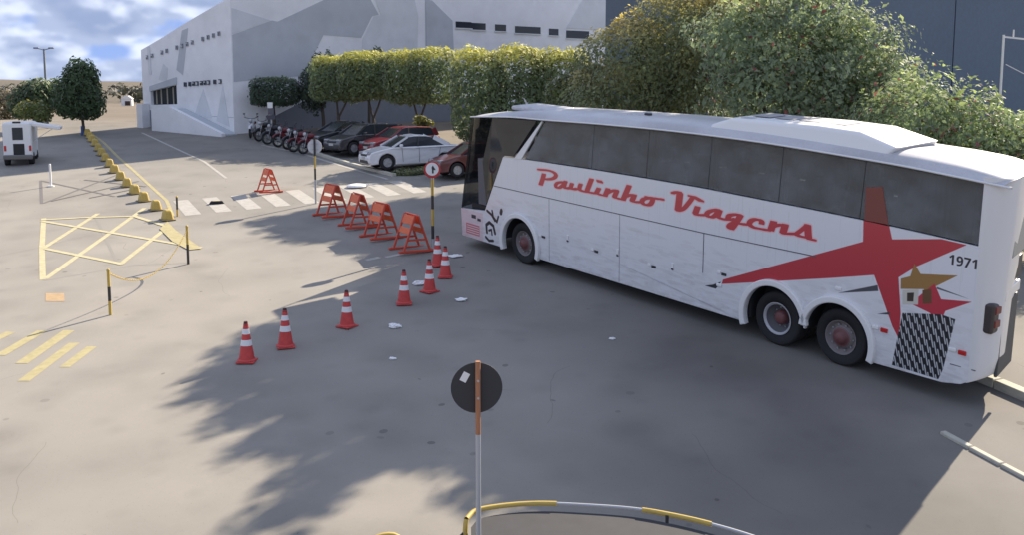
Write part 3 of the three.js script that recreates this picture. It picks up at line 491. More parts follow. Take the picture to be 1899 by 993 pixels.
  add('tail_panel', grid(17, 6, (a, b, i, j) => { const [u, z] = tailPts[i], k = i <= 8 ? (u - 12.86) / 0.3 : (u - 12.05) / 1.11, dv = j === 0 ? 0.1 * k : 0, du = -0.1 * k * (j === 0 ? 1 : j === 1 ? 0.4 : 0); return [u + du + 0.22 * Math.min(0, z + 0.3) * k + 0.06 * k * sstep(1.2, 3.4, tv[j]), tv[j] + dv, z]; }), M.bus);
  const onTail = (z0, z1, v0, v1, t, tilt = 0.03) => rbox(t, v1 - v0, z1 - z0, Math.min(0.03, t * 0.4), 0, (v0 + v1) / 2, 0).rotateY(0.23).translate(13.13 + tilt + 0.235 * ((z0 + z1) / 2 + 0.3), 0, (z0 + z1) / 2);
  add('rear_window', onTail(-1.12, -0.34, 2.28, 3.24, 0.04, 0.05), new THREE.MeshPhysicalMaterial({ color: lin(0.2, 0.23, 0.245), roughness: 0.25, side: THREE.DoubleSide }));
  add('rear_grille', onTail(-1.1, -0.28, 1.86, 2.2, 0.04, 0.02), M.plasticBlack);
  add('rear_trim', onTail(-1.1, -0.28, 1.64, 1.8, 0.05, 0.02), M.bus);
  add('engine_cover', onTail(-1.1, -0.26, 0.5, 1.6, 0.05, 0.005), std(lin(0.06, 0.062, 0.066), 0.6));
  for (const z of [-0.17]) { const tl = add('tail_light', rbox(0.17, 0.46, 0.26, 0.05, 13.06, 1.42, z), std(lin(0.05, 0.04, 0.04), 0.35)); for (const v of [1.54, 1.34]) add('lamp_lens', rbox(0.04, 0.12, 0.16, 0.02, 13.14, v, z), std(lin(0.16, 0.02, 0.02), 0.3), tl); }
  add('bumper_line', bar([12.6, 0.62, 0.004], [12.98, 0.62, -0.012], 0.012, 0.006), M.seam);
  // --- underside, inside
  add('cabin_floor', box(11.9, 1.1, BW - 0.2, 6.6, 1.68, MID), std(lin(0.12, 0.12, 0.13), 0.8));
  add('dashboard', rbox(0.5, 0.5, BW - 0.4, 0.1, 0.75, 1.2, MID), M.plasticBlack);
  add('ceiling', grid(20, 1, (a, b) => { const u = 1 + 11.2 * a; return [u, wtF(u) - 0.04, -0.06 - (BW - 0.12) * b]; }), std(lin(0.35, 0.35, 0.35), 0.9));
  add('tail_filler', extr(shape([[11.9, 0.24], [12.8, 0.24], [12.92, 0.4], [12.75, 1.2], [12.0, 1.98], [11.7, 1.98]]), 2.66).rotateX(-Math.PI / 2).scale(1, 1, 1).translate(0, 0.72, 0), M.dark);  // unseen filler added to stop sunlight leaking through the tail
  add('rear_bulkhead', box(0.05, 2.2, BW - 0.9, 12.25, 2.3, MID + 0.3), M.dark);
  add('underframe', [box(12.0, 0.78, BW - 0.9, 6.6, 0.78, MID), box(5.8, 0.8, BW - 0.2, 5.95, 0.76, MID), box(0.9, 0.7, BW - 0.2, 11.75, 0.82, MID), box(0.9, 0.7, BW - 0.3, 0.75, 0.75, MID)], M.dark);
  // --- wheels
  const tyreG = () => new THREE.LatheGeometry([[0.27, -0.14], [0.44, -0.15], [0.475, -0.12], [0.48, -0.05], [0.48, 0.05], [0.475, 0.12], [0.44, 0.15], [0.275, 0.135], [0.27, -0.14]].map(p => new THREE.Vector2(...p)), 40).rotateX(Math.PI / 2);
  const ty = tyreG();
  const lathe = a => new THREE.LatheGeometry(P2(a).map(p => new THREE.Vector2(...p)), 36).rotateX(Math.PI / 2);
  wheels.forEach((u, i) => { for (const near of [1, 0]) {
    const w = new THREE.Group(); w.name = 'wheel'; bus.add(w); w.position.set(u, 0.48, near ? -0.24 : -BW + 0.24); if (!near) w.rotation.y = Math.PI;
    mesh('tyre', ty, M.rubber, w);
    if (i === 1) { mesh('rim', lathe('0.29,0.145 0.27,0.15 0.245,0.12'), M.galv, w); mesh('wheel_dish', lathe('0.245,0.12 0.22,-0.04 0.05,-0.06 0.0,-0.06'), std(lin(0.13, 0.13, 0.14), 0.6), w); mesh('hub', lathe('0.13,-0.06 0.12,0.06 0.07,0.1 0.0,0.1'), M.rimRed, w); mesh('tyre_inner', ty.clone().translate(0, 0, -0.33), M.rubber, w); }
    else { mesh('rim', lathe('0.29,0.14 0.27,0.14 0.25,0.08 0.2,0.06 0.19,0.10 0.15,0.12'), std(lin(0.2, 0.18, 0.18), 0.6), w); mesh('hub', lathe('0.165,0.115 0.10,0.13 0.09,0.19 0.0,0.2'), M.rimRed, w); }
    const nuts = []; for (let k = 0; k < 10; k++) { const a = k / 10 * 6.283, r = i === 1 ? 0.17 : 0.215; nuts.push(new THREE.CylinderGeometry(0.016, 0.016, 0.04, 6).rotateX(Math.PI / 2).translate(r * Math.cos(a), r * Math.sin(a), i === 1 ? -0.04 : 0.085)); }
    mesh('wheel_nut', nuts, M.steel, w);
  } });
  wheels.forEach((u, i) => { // arch trims and the dark wells behind them
    const a0 = i === 2 ? -0.32 : -0.36, a1 = i === 1 ? 0.12 : a0, from = i === 2 ? Math.PI - 0.12 : Math.PI - a0, s = new THREE.Shape(); s.absarc(u, AV, AR + 0.105, from, a1, true); s.absarc(u, AV, AR - 0.005, a1, from, false); s.closePath();
    for (const z of [0.0, -BW - 0.035]) add('arch_trim', extr(s, 0.05, 0.02, 3).translate(0, 0, z + 0.003), M.white);
    add('wheel_well', new THREE.CylinderGeometry(AR + 0.03, AR + 0.03, BW - 0.12, 24, 1, true, -Math.PI / 2, Math.PI).rotateX(-Math.PI / 2).translate(u, AV, MID), M.dark);
  });
  // --- latches and side lamps along the lockers
  for (const s of ['3.21,0.8', '4.92,0.81', '6.56,0.83', '8.3,1.05']) { const [u, v] = P2(s)[0]; const l = add('locker_latch', rbox(0.11, 0.05, 0.02, 0.008, u, v, 0.008), M.plasticBlack); add('latch_plate', rbox(0.08, 0.05, 0.02, 0.008, u - 0.12, v + 0.015, 0.008), M.white, l); }
  for (const s of ['4.02,0.93', '5.55,0.92', '7.05,0.95']) { const [u, v] = P2(s)[0]; add('locker_lock', [rbox(0.06, 0.12, 0.02, 0.008, u, v, 0.008)], M.white); add('lock_keyhole', rbox(0.05, 0.05, 0.022, 0.008, u, v - 0.06, 0.008), M.plasticBlack); }
  for (const s of ['10.66,1.33', '11.36,0.86', '12.62,0.85', '8.2,0.83']) { const [u, v] = P2(s)[0]; add('side_lamp', rbox(0.12, 0.055, 0.03, 0.012, u, v, 0.01), M.white); if (u > 11) add('side_reflector', rbox(0.12, 0.07, 0.03, 0.012, u + 0.15, v - 0.01, 0.01), M.redLens); }
}
// ================= cones
{
  const o = thing('traffic_cone', 'bright sunlit red cone, leftmost and nearest of the row', 'cone', G(-4.48, 16.45));
  mesh('base', [rbox(0.31, 0.03, 0.31, 0.012, 0, 0.016, 0)], M.cone, o);
  const rr = y => 0.135 - (y - 0.03) * 0.155, seg = (a, b, out) => new THREE.LatheGeometry([new THREE.Vector2(rr(a) + out, a), new THREE.Vector2(rr(b) + out, b)], 28);
  mesh('body', [seg(0.03, 0.66, 0), new THREE.LatheGeometry([[0.16, 0.036], [0.15, 0.05], [0.132, 0.06]].map(p => new THREE.Vector2(...p)), 28)], M.cone, o);
  mesh('white_band', seg(0.29, 0.39, 0.004), M.conewhite, o); mesh('white_band', seg(0.485, 0.575, 0.004), M.conewhite, o);
  mesh('tip', [cyl(0.042, 0.03, 0.06, 0, 0.635, 0)], std(lin(0.06, 0.02, 0.02), 0.7), o);
  const spots = [[-3.98, 17.15, 'red cone second from the left end of the row'], [-3.07, 18.2, 'lone red cone in the middle of the row'], [-2.15, 19.55, 'red cone in front of a crumpled paper, fourth from the left'], [-1.71, 20.35, 'red cone just right of the crumpled paper, fifth from the left'], [-1.45, 21.42, 'red cone in front of the farthest one, nearest the coach front'], [-1.69, 22.4, 'farthest red cone, at the foot of the red and white sign']];
  spots.forEach(([x, d, l], i) => copy(o, l, G(x, d), i * 0.7 + 0.3));
}
// ================= folding barriers: two end frames and boards between them
{
  const o = thing('road_barrier', 'orange folding barrier standing alone beyond the zebra crossing', 'barrier', G(-7.69, 31.4), yawTo(0.5, -0.86));
  // local x along the boards, z across the spread of the legs
  for (const x of [-0.36, 0.36]) {
    mesh('end_frame', [bar([x, 0.05, 0.36], [x, 0.96, 0.04], 0.055, 0.045), bar([x, 0.05, -0.36], [x, 0.96, -0.04], 0.055, 0.045), bar([x, 0.33, 0.26], [x, 0.33, -0.26], 0.045, 0.05)], M.orangeRed, o);
    mesh('foot', [rbox(0.1, 0.07, 1.0, 0.02, x, 0.035, 0)], M.orangeRed, o);
  }
  const lean = y => 0.36 - (y - 0.05) * 0.352;
  for (const [y, h] of [[0.83, 0.24], [0.55, 0.17]]) for (const s of [1, -1]) {
    const b = mesh('board', rbox(0.74, h, 0.03, 0.012), M.orange, o); b.position.set(0, y, s * lean(y)); b.rotation.x = -s * 0.34;
  }
  mesh('hinge_rod', cyl(0.018, 0.018, 0.8, 0, -0.4, 0).rotateZ(Math.PI / 2).translate(0, 0.97, 0), M.orangeRed, o);
  const spots = [[-5.02, 27.75, 0.06, 'orange barrier farthest from the coach in the row of four'], [-4.1, 26.4, -0.05, 'orange barrier second in the row of four'], [-3.32, 25.15, 0.04, 'orange barrier third in the row of four'], [-2.42, 23.8, -0.04, 'orange barrier nearest the cones and the striped sign pole']];
  for (const [x, d, r, l] of spots) copy(o, l, G(x, d), yawTo(0.5, -0.86) + r).scale.setScalar(0.92);
  o.scale.setScalar(0.76);
}
// ================= line of yellow blocks
{
  const pts = P2('-9.58,27.55 -10.37,28.9 -11.2,30.2 -11.93,31.42 -12.63,32.64 -13.35,33.95 -14.11,35.37 -14.79,36.66 -15.5,38.05 -16.19,39.4 -16.85,40.7 -17.55,42.1 -18.23,43.4 -18.75,44.45 -19.3,45.5');
  const ord = ['nearest', 'second', 'third', 'fourth', 'fifth', 'sixth', 'seventh', 'eighth', 'ninth', 'tenth', 'eleventh', 'twelfth', 'thirteenth', 'fourteenth', 'farthest'];
  const o = thing('lane_block', 'worn yellow concrete block at the near end of the dividing line', 'block', G(...pts[0]), yawTo(0.55, -0.83));
  const g = new RoundedBoxGeometry(0.36, 0.3, 0.28, 4, 0.07), p = g.attributes.position; for (let i = 0; i < p.count; i++) { const t = (p.getY(i) + 0.15) / 0.3; p.setX(i, p.getX(i) * (1.08 - 0.3 * t)); p.setZ(i, p.getZ(i) * (1.08 - 0.4 * t)); } g.computeVertexNormals(); g.translate(0, 0.145, 0);
  mesh('block_body', g, M.yellow, o); mesh('foot_plate', rbox(0.44, 0.03, 0.36, 0.01, 0, 0.015, 0), std(lin(0.25, 0.2, 0.1), 0.9), o);
  pts.slice(1).forEach((q, i) => copy(o, i === 13 ? 'farthest yellow block of the dividing line, near the blue tree foot' : `yellow concrete block, ${ord[i + 1]} from the near end of the dividing line`, G(...q), yawTo(0.55, -0.83) + (i % 3 - 1) * 0.08));
}
// ================= posts, signs
function stripedPost(name, label, cat, x, d, h, r, bands) { // bands: [from, to, material]
  const o = thing(name, label, cat, G(x, d)); for (const [a, b, m] of bands) mesh(m === M.yellow ? 'yellow_band' : m === M.plasticBlack ? 'black_band' : 'pole', cyl(r, r, b - a, 0, a, 0, 12), m, o); void h; return o;
}
{
  const p1 = stripedPost('chain_post', 'thin yellow and black post standing nearest on the pale lot', 'post', -7.83, 19.09, 0.9, 0.03, [[0, 0.28, M.yellow], [0.28, 0.56, M.plasticBlack], [0.56, 0.9, M.yellow]]);
  const p2 = stripedPost('chain_post', 'thin yellow and black post at the tip of the yellow marking', 'post', -7.5, 22.83, 0.88, 0.03, [[0, 0.26, M.plasticBlack], [0.26, 0.46, M.plasticBlack], [0.46, 0.88, M.yellow]]);
  const p3 = stripedPost('chain_post', 'short dark and yellow post beside the nearest yellow block', 'post', -9.45, 28.0, 0.55, 0.028, [[0, 0.2, M.yellow], [0.2, 0.55, M.plasticBlack]]);
  for (const p of [p1, p2, p3]) mesh('post_cap', new THREE.SphereGeometry(0.034, 12, 8).translate(0, p === p3 ? 0.55 : 0.88, 0), M.yellow, p);
  const w = stripedPost('bollard', 'slim white bollard standing alone before the white van', 'bollard', -15.23, 32.86, 0.75, 0.035, [[0, 0.72, M.white]]); mesh('base_plate', cyl(0.11, 0.11, 0.03), M.white, w); mesh('top_cap', new THREE.SphereGeometry(0.036, 12, 8).translate(0, 0.72, 0), M.white, w);
  // slack chain from the near post to the one at the yellow tip
  const a = G(-7.83, 19.09, 0.84), b = G(-7.5, 22.83, 0.8), links = [], n = 74;
  for (let i = 0; i < n; i++) { const t = (i + 0.5) / n, q = a.clone().lerp(b, t); q.y -= 0.55 * 4 * t * (1 - t); const g = new THREE.TorusGeometry(0.024, 0.007, 5, 8); g.scale(1, 0.6, 1); g.rotateX(i % 2 ? Math.PI / 2 : 0); g.rotateY(Math.atan2(b.z - a.z, b.x - a.x) * -1); links.push(g.translate(q.x, q.y, q.z)); }
  const ch = thing('barrier_chain', 'slack yellow plastic chain hanging between the two yellow and black posts', 'chain', new THREE.Vector3()); mesh('chain_links', links, M.yellow, ch).userData.kind = 'stuff';
}
function disc(r, t, n = 40) { return new THREE.CylinderGeometry(r, r, t, n).rotateX(Math.PI / 2); }
{ // sign seen from behind at the far side of the crossing
  const o = thing('road_sign', 'round sign seen from its grey back on a yellow and black pole', 'road sign', G(-5.83, 29.5));
  const B = [[0, 0.72, M.galv], [0.72, 1.05, M.plasticBlack], [1.05, 1.42, M.yellow], [1.42, 1.95, M.plasticBlack]];
  for (const [a, b, m] of B) mesh(m === M.yellow ? 'yellow_band' : m === M.galv ? 'pole' : 'black_band', cyl(0.03, 0.03, b - a, 0, a, 0, 12), m, o);
  mesh('sign_back', disc(0.215, 0.012).translate(0, 1.7, -0.036), std(lin(0.5, 0.51, 0.53), 0.5), o); mesh('bracket', [rbox(0.2, 0.03, 0.02, 0.005, 0, 1.78, -0.026), rbox(0.2, 0.03, 0.02, 0.005, 0, 1.62, -0.026)], M.galv, o);
}
{ // red and white sign facing the camera on a striped pole
  const o = thing('road_sign', 'red-rimmed white round sign with a black arrow on a yellow and black pole', 'road sign', G(-1.9, 23.72), rad(4));
  for (const [a, b, m] of [[0, 0.3, M.galv], [0.3, 0.62, M.plasticBlack], [0.62, 1.02, M.yellow], [1.02, 1.35, M.plasticBlack], [1.35, 1.74, M.yellow], [1.74, 2.1, M.galv]]) mesh(m === M.yellow ? 'yellow_band' : m === M.galv ? 'pole' : 'black_band', cyl(0.036, 0.036, b - a, 0, a, 0, 12), m, o);
  const f = mesh('sign_face', disc(0.2, 0.012).translate(0, 1.97, 0.045), M.red, o);
  mesh('white_disc', disc(0.155, 0.006).translate(0, 1.985, 0.053), M.white, f);
  mesh('arrow', extr(shape([[-0.02, -0.09], [0.02, -0.09], [0.02, -0.01], [0.07, -0.01], [0.0, 0.1], [-0.03, 0.05], [-0.02, -0.01]]), 0.004).translate(0.015, 1.975, 0.058), M.plasticBlack, f);
}
{ // foreground sign, seen from behind
  const o = thing('road_sign', 'large dark round sign back on a rusty-topped pole in the foreground', 'road sign', G(-0.325, 9.25), rad(6));
  const h = 2.42; o.scale.setScalar(0.945); o.position.y += 0.338; mesh('pole', cyl(0.026, 0.026, 2.06, 0, -0.4, 0, 20), M.galv, o); mesh('rusty_pole_top', cyl(0.0265, 0.0265, h - 1.66, 0, 1.66, 0, 20), M.rust, o);
  const g = new THREE.CylinderGeometry(0.262, 0.262, 0.008, 64).rotateX(Math.PI / 2);
  const s = mesh('sign_back', g.translate(-0.01, 2.135, -0.04), M.signBack, o); mesh('sticker', rbox(0.07, 0.1, 0.003, 0.001).rotateZ(-0.5).translate(-0.13, 2.25, -0.034), M.white, s); s.rotation.set(0, 0, 0);
  for (const y of [0.09, -0.09]) mesh('bolt', new THREE.CylinderGeometry(0.012, 0.012, 0.02, 8).rotateX(Math.PI / 2).translate(0, 2.135 + y, 0.03), M.galv, o);
}
{ // direction sign by the motorcycles
  const o = thing('post_sign', 'pale post with stacked dark and white plates beside the motorcycles', 'sign', G(-10.02, 41.77));
  mesh('pole', cyl(0.035, 0.035, 1.75), M.galv, o); mesh('white_plate', rbox(0.22, 0.24, 0.02, 0.005, -0.03, 1.64, 0.05), M.white, o); mesh('dark_plate', rbox(0.24, 0.26, 0.02, 0.005, 0, 1.38, 0.05), std(lin(0.1, 0.1, 0.12), 0.6), o); mesh('dark_plate', rbox(0.36, 0.18, 0.02, 0.005, 0.0, 1.14, 0.05), std(lin(0.06, 0.06, 0.08), 0.6), o);
}
{ // light pole far left
  const o = thing('lamp_post', 'tall grey lamp post with two opposite arms behind the left trees', 'lamp post', G(-22.45, 48.5));
  mesh('pole', new THREE.CylinderGeometry(0.045, 0.075, 3.8, 14).translate(0, 1.9, 0), std(lin(0.2, 0.22, 0.23), 0.6), o);
  for (const s of [-1, 1]) { mesh('arm', bar([0, 3.75, 0], [s * 0.32, 3.83, 0], 0.035), std(lin(0.2, 0.22, 0.23), 0.6), o); mesh('lamp_head', rbox(0.26, 0.07, 0.12, 0.025, s * 0.36, 3.84, 0), std(lin(0.18, 0.19, 0.2), 0.5), o); }
}
{ // pale metal frame at the right, by the dark building
  const o = thing('metal_frame', 'slim white metal frame post with a cross bar above the right shrubs', 'frame', G(12.62, 26));
  mesh('post', cyl(0.03, 0.03, 4.85), M.white, o); mesh('cross_bar', bar([0, 4.8, 0], [2.2, 4.55, 0.2], 0.045), M.white, o); mesh('brace', [bar([0.25, 4.77, 0], [0.25, 4.98, 0], 0.03), bar([0.1, 4.1, 0], [1.6, 3.3, 0.2], 0.02)], M.white, o); mesh('post', cyl(0.03, 0.03, 4.6).translate(2.2, 0, 0.2), M.white, o);
}
{ // foreground hoop rail in painted lengths
  const o = thing('hoop_rail', 'curved tubular rail painted yellow and white at the bottom edge', 'rail', new THREE.Vector3());
  const pts = P2('-0.46,9.63 -0.38,9.79 -0.05,9.9 0.28,9.93 0.78,9.88 1.27,9.79 1.64,9.65 1.94,9.5 2.31,9.26 2.8,8.85').map(([x, d]) => G(x, d, 0.85)), c = new THREE.CatmullRomCurve3(pts);
  const cut = [[0, 0.285, M.yellow, 0.026, 'yellow_length'], [0.285, 0.525, M.galv, 0.017, 'white_length'], [0.525, 0.72, M.yellow, 0.026, 'yellow_length'], [0.72, 1, M.galv, 0.017, 'grey_length']];
  for (const [a, b, m, r, n] of cut) { const q = []; for (let i = 0; i <= 14; i++) q.push(c.getPointAt(a + (b - a) * i / 14)); mesh(n, tube(q, r, 28, 10), m, o); }
  mesh('corner_leg', tube([pts[0], G(-0.47, 9.6, 0.78), G(-0.46, 9.58, 0.4), G(-0.46, 9.58, 0)], 0.026, 16, 10), M.yellow, o);
  for (const [x, d] of [[1.57, 9.66], [2.6, 9.02]]) mesh('leg', cyl(0.018, 0.018, 0.85).translate(...G(x, d).toArray()), M.plasticBlack, o);
  const rf = thing('booth_canopy', 'dark flat canopy inside the curved yellow and white rail at the bottom edge', 'canopy', new THREE.Vector3());
  const inn = c.getPoints(30).map(p => [p.x * 0.96 + 0.03, -p.z - 0.07]), cg = new THREE.ExtrudeGeometry(shape([...inn, [3.2, 7.2], [-0.3, 7.2]]), { depth: 0.06, bevelEnabled: false }), cp = cg.attributes.position;
  for (let i = 0; i < cp.count; i++) { const x = cp.getX(i), dd = cp.getY(i), z = cp.getZ(i); cp.setXYZ(i, x, gy(x, dd) + 0.74 + z, -dd); } cg.computeVertexNormals();
  mesh('canopy_sheet', cg, std(lin(0.045, 0.045, 0.05), 0.8, { map: grainA }), rf); for (const [x, dd] of [[-0.15, 7.35], [3.0, 7.35], [2.5, 8.7], [0.0, 9.6]]) mesh('post', cyl(0.03, 0.03, 0.76).translate(...G(x, dd).toArray()), M.plasticBlack, rf);
  mesh('pale_plate', rbox(0.12, 0.012, 0.2, 0.004).translate(...G(1.0, 9.2, 0.812).toArray()), M.white, rf);
  const h = thing('hoop_rail', 'yellow hoop end at the bottom edge, left of the long rail', 'rail', new THREE.Vector3()); mesh('hoop', tube([G(-1.5, 9.2, 0), G(-1.48, 9.22, 0.72), G(-1.35, 9.3, 0.84), G(-1.14, 9.35, 0.84), G(-1.02, 9.3, 0.7), G(-1.0, 9.28, 0)], 0.026, 40, 10), M.yellow, h);
  const ch = thing('rope', 'dark slack rope between the yellow hoop and the long rail', 'rope', new THREE.Vector3()); mesh('strand', tube([G(-0.47, 9.6, 0.74), G(-0.6, 9.52, 0.66), G(-0.8, 9.42, 0.62), G(-1.02, 9.3, 0.68)], 0.012, 20, 6), M.plasticBlack, ch);
}
// ================= litter
{
  const paper = (x, d, s, seed, label, flat = 0.55) => { const g = new THREE.IcosahedronGeometry(s, 4), p = g.attributes.position; for (let i = 0; i < p.count; i++) { const v = new THREE.Vector3().fromBufferAttribute(p, i), k = 0.4 + 1.2 * fbm(v.x / s * 2.1 + seed * 3.1, v.y / s * 2.1, v.z / s * 2.1, 4); p.setXYZ(i, v.x * k * 1.3, Math.max(0.002, (v.y + s * 0.5) * k * flat), v.z * k); } g.computeVertexNormals(); const m = mesh('crumpled_paper', g, M.paper, scene); m.position.copy(G(x, d)); tag(m, label, 'litter'); };
  paper(-2.17, 18.13, 0.09, 1, 'largest crumpled white paper, right of the middle cone'); paper(-1.03, 19.73, 0.09, 2, 'greyish crumpled paper on the shaded road nearest the coach', 0.4); paper(-2.02, 16.48, 0.045, 3, 'tiny white scrap on the road above the dark sign', 0.5);
  paper(-1.98, 20.9, 0.1, 4, 'crumpled white paper between the fourth and fifth cones'); paper(1.78, 17.33, 0.04, 5, 'tiny white scrap on the road beside the coach locker'); paper(-1.35, 23.2, 0.14, 6, 'flat white scrap by the coach front bumper', 0.2);
  const sk = thing('white_sack', 'white sack lying on the sunlit zebra crossing', 'sack', G(-5.0, 32.0)); const g = new THREE.SphereGeometry(0.26, 24, 14), p = g.attributes.position; for (let i = 0; i < p.count; i++) { const k = 0.85 + 0.35 * fbm(p.getX(i) * 6, p.getY(i) * 6, p.getZ(i) * 6, 3); p.setXYZ(i, p.getX(i) * k * 1.2, Math.max(0, p.getY(i) * 0.32 * k + 0.04), p.getZ(i) * k); } g.computeVertexNormals(); mesh('sack_body', g, M.paper, sk); mesh('tied_neck', new THREE.ConeGeometry(0.06, 0.14, 10).rotateZ(-1.1).translate(0.34, 0.06, 0), M.paper, sk);
  const rb = thing('rubber_stop', 'dark rubber wheel stop lying left of the lone barrier', 'wheel stop', G(-8.85, 29.75), 0.3); mesh('stop_body', extr(shape([[-0.22, 0], [0.22, 0], [0.16, 0.08], [-0.16, 0.08]]), 0.14, 0.01, 1), M.rubber, rb); mesh('yellow_strip', rbox(0.2, 0.01, 0.1, 0.004, 0, 0.083, 0.07), M.yellowFaint, rb);
}
// ================= cars
function makeCar(name, label, o) {
  const { L, W, H, paint, sedan } = o, t = thing(name, label, 'car', o.pos, o.yaw), f = L / 2, r = -L / 2, wr = 0.31, wx = [f - 0.78, r + 0.82];
  const warp = (g, H0) => { const p = g.attributes.position; for (let i = 0; i < p.count; i++) { const x = p.getX(i) / f, y = p.getY(i); let k = 1 - 0.13 * Math.pow(Math.abs(x), 4) ; if (y > 0.92) k *= 1 - 0.24 * clamp((y - 0.92) / (H0 - 0.92)); if (y < 0.45) k *= 0.96 + 0.04 * y / 0.45; p.setZ(i, p.getZ(i) * k); } g.computeVertexNormals(); return g; };
  const s = new THREE.Shape(), d = 0.36; s.moveTo(r + 0.1, 0.24); s.lineTo(wx[1] - d, 0.22); s.absarc(wx[1], wr, d, Math.PI + 0.2, -0.2, true); s.lineTo(wx[0] - d, 0.2); s.absarc(wx[0], wr, d, Math.PI + 0.2, -0.2, true); s.lineTo(f - 0.12, 0.2);
  s.quadraticCurveTo(f, 0.24, f, 0.48); s.quadraticCurveTo(f - 0.02, 0.66, f - 0.14, 0.72); s.quadraticCurveTo(f - 0.6, 0.86, f - 1.05, 0.93);
  if (sedan) { s.lineTo(r + 0.75, 0.98); s.quadraticCurveTo(r + 0.2, 1.0, r + 0.06, 0.96); s.quadraticCurveTo(r - 0.02, 0.7, r + 0.02, 0.45); } else { s.lineTo(r + 0.25, 1.0); s.quadraticCurveTo(r + 0.02, 0.95, r, 0.5); }
  s.lineTo(r + 0.1, 0.24);
  const b = 0.05, body = warp(extr(s, W - 2 * b, b, 3).translate(0, 0, -W / 2 + b), H); mesh('body', body, paint, t);
  const top = sedan ? [[f - 1.0, 0.9], [f - 1.72, H - 0.09], [f - 2.0, H - 0.03], [r + 1.6, H - 0.04], [r + 1.25, H - 0.1], [r + 0.55, 0.94]] : [[f - 0.95, 0.9], [f - 1.6, H - 0.09], [f - 1.85, H - 0.03], [r + 0.55, H - 0.06], [r + 0.3, H - 0.14], [r + 0.12, 0.94]];
  mesh('window_glass', warp(extr(shape(top), W - 0.16, 0.03, 2).translate(0, 0, -W / 2 + 0.08), H), M.win, t);
  const rf = [[top[1][0] + 0.02, H - 0.1], [top[2][0], H - 0.015], [(top[2][0] + top[3][0]) / 2, H + 0.01], [top[3][0], H - 0.02], [top[4][0], H - 0.12], [top[3][0], H - 0.075], [top[2][0], H - 0.07]];
  mesh('roof', warp(extr(shape(rf), W - 0.15, 0.035, 2).translate(0, 0, -W / 2 + 0.075), H), paint, t);
  const wid = y => (W / 2 - 0.045) * (1 - 0.24 * clamp((y - 0.92) / (H - 0.92)));
  const pil = (x0, y0, x1, y1, w) => { const gs = []; for (const z of [1, -1]) gs.push(bar([x0, y0, z * (wid(y0) * (1 - 0.13 * Math.pow(Math.abs(x0 / f), 4)) + 0.0)], [x1, y1, z * (wid(y1) * (1 - 0.13 * Math.pow(Math.abs(x1 / f), 4)) + 0.0)], w, 0.05)); return gs; };
  for (const g of [...pil(top[0][0], 0.93, top[1][0], H - 0.08, 0.08), ...pil(top[5][0] + 0.06, 0.97, top[4][0] + 0.02, H - 0.1, sedan ? 0.2 : 0.26)]) mesh('pillar', g, paint, t);
  for (const g of pil(-0.05, 0.95, -0.12, H - 0.07, 0.07)) mesh('door_pillar', g, M.plasticBlack, t);
  for (const z of [1, -1]) {
    const hl = mesh('headlight', rbox(0.3, 0.13, 0.34, 0.05, f - 0.2, 0.67, z * (W / 2 - 0.29)).translate(0.03, 0, 0), new THREE.MeshPhysicalMaterial({ color: lin(0.3, 0.31, 0.34), roughness: 0.1, metalness: 0.3 }), t); void hl;
    mesh('tail_light', rbox(0.1, 0.2, 0.3, 0.03, r + 0.06, 0.82, z * (W / 2 - 0.25)), M.redLens, t);
    const m = mesh('mirror', rbox(0.12, 0.12, 0.18, 0.04, f - 1.35, 1.0, z * (W / 2 + 0.06)), paint, t); void m;
    mesh('door_handle', [0.15, -0.75].map(x => rbox(0.16, 0.03, 0.03, 0.01, x, 0.84, z * (W / 2 - 0.002))), paint === M.carDark ? M.steel : paint, t);
    for (const g of [bar([f - 1.45, 0.32, z * (W / 2 - 0.001)], [f - 1.4, 0.9, z * (W / 2 - 0.001)], 0.012, 0.01), bar([-0.1, 0.3, z * W / 2], [-0.08, 0.92, z * (W / 2)], 0.012, 0.01), bar([-0.95, 0.5, z * (W / 2 - 0.001)], [-1.05, 0.92, z * (W / 2 - 0.001)], 0.012, 0.01)]) mesh('door_seam', g, M.seam, t);
  }
  mesh('grille', [rbox(0.06, 0.09, W * 0.44, 0.02, f - 0.02, 0.6, 0)], M.plasticBlack, t);
  mesh('lower_grille', [rbox(0.06, 0.14, W * 0.62, 0.03, f - 0.025, 0.33, 0)], M.plasticBlack, t);
  mesh('number_plate', rbox(0.02, 0.11, 0.38, 0.006, f + 0.006, 0.47, 0), std(lin(0.45, 0.45, 0.45), 0.6), t);
  const ty = new THREE.LatheGeometry([[0.19, -0.09], [0.29, -0.1], [0.31, -0.07], [0.31, 0.07], [0.29, 0.1], [0.19, 0.095]].map(p => new THREE.Vector2(...p)), 28).rotateX(Math.PI / 2), rim = new THREE.LatheGeometry([[0.2, 0.09], [0.185, 0.05], [0.06, 0.075], [0, 0.08]].map(p => new THREE.Vector2(...p)), 20).rotateX(Math.PI / 2);
  const spk = []; for (let k = 0; k < 5; k++) spk.push(box(0.15, 0.035, 0.02, 0.11, 0, 0.085).rotateZ(k * 1.2566));
  for (const x of wx) for (const z of [1, -1]) { const w = new THREE.Group(); w.name = 'wheel'; t.add(w); w.position.set(x, wr, z * (W / 2 - 0.13)); if (z < 0) w.rotation.y = Math.PI; mesh('tyre', ty, M.rubber, w); mesh('rim', rim, M.galv, w); mesh('spoke', spk, M.steel, w); }
  mesh('underbody', box(L - 0.5, 0.25, W - 0.5, 0, 0.34, 0), M.dark, t);
  if (o.scale) t.scale.setScalar(o.scale);
  return t;
}
const carPaint = (r, g, b) => new THREE.MeshPhysicalMaterial({ color: lin(r, g, b), roughness: 0.35, clearcoat: 0.8, clearcoatRoughness: 0.08, side: THREE.DoubleSide });
M.carDark = carPaint(0.03, 0.032, 0.038);
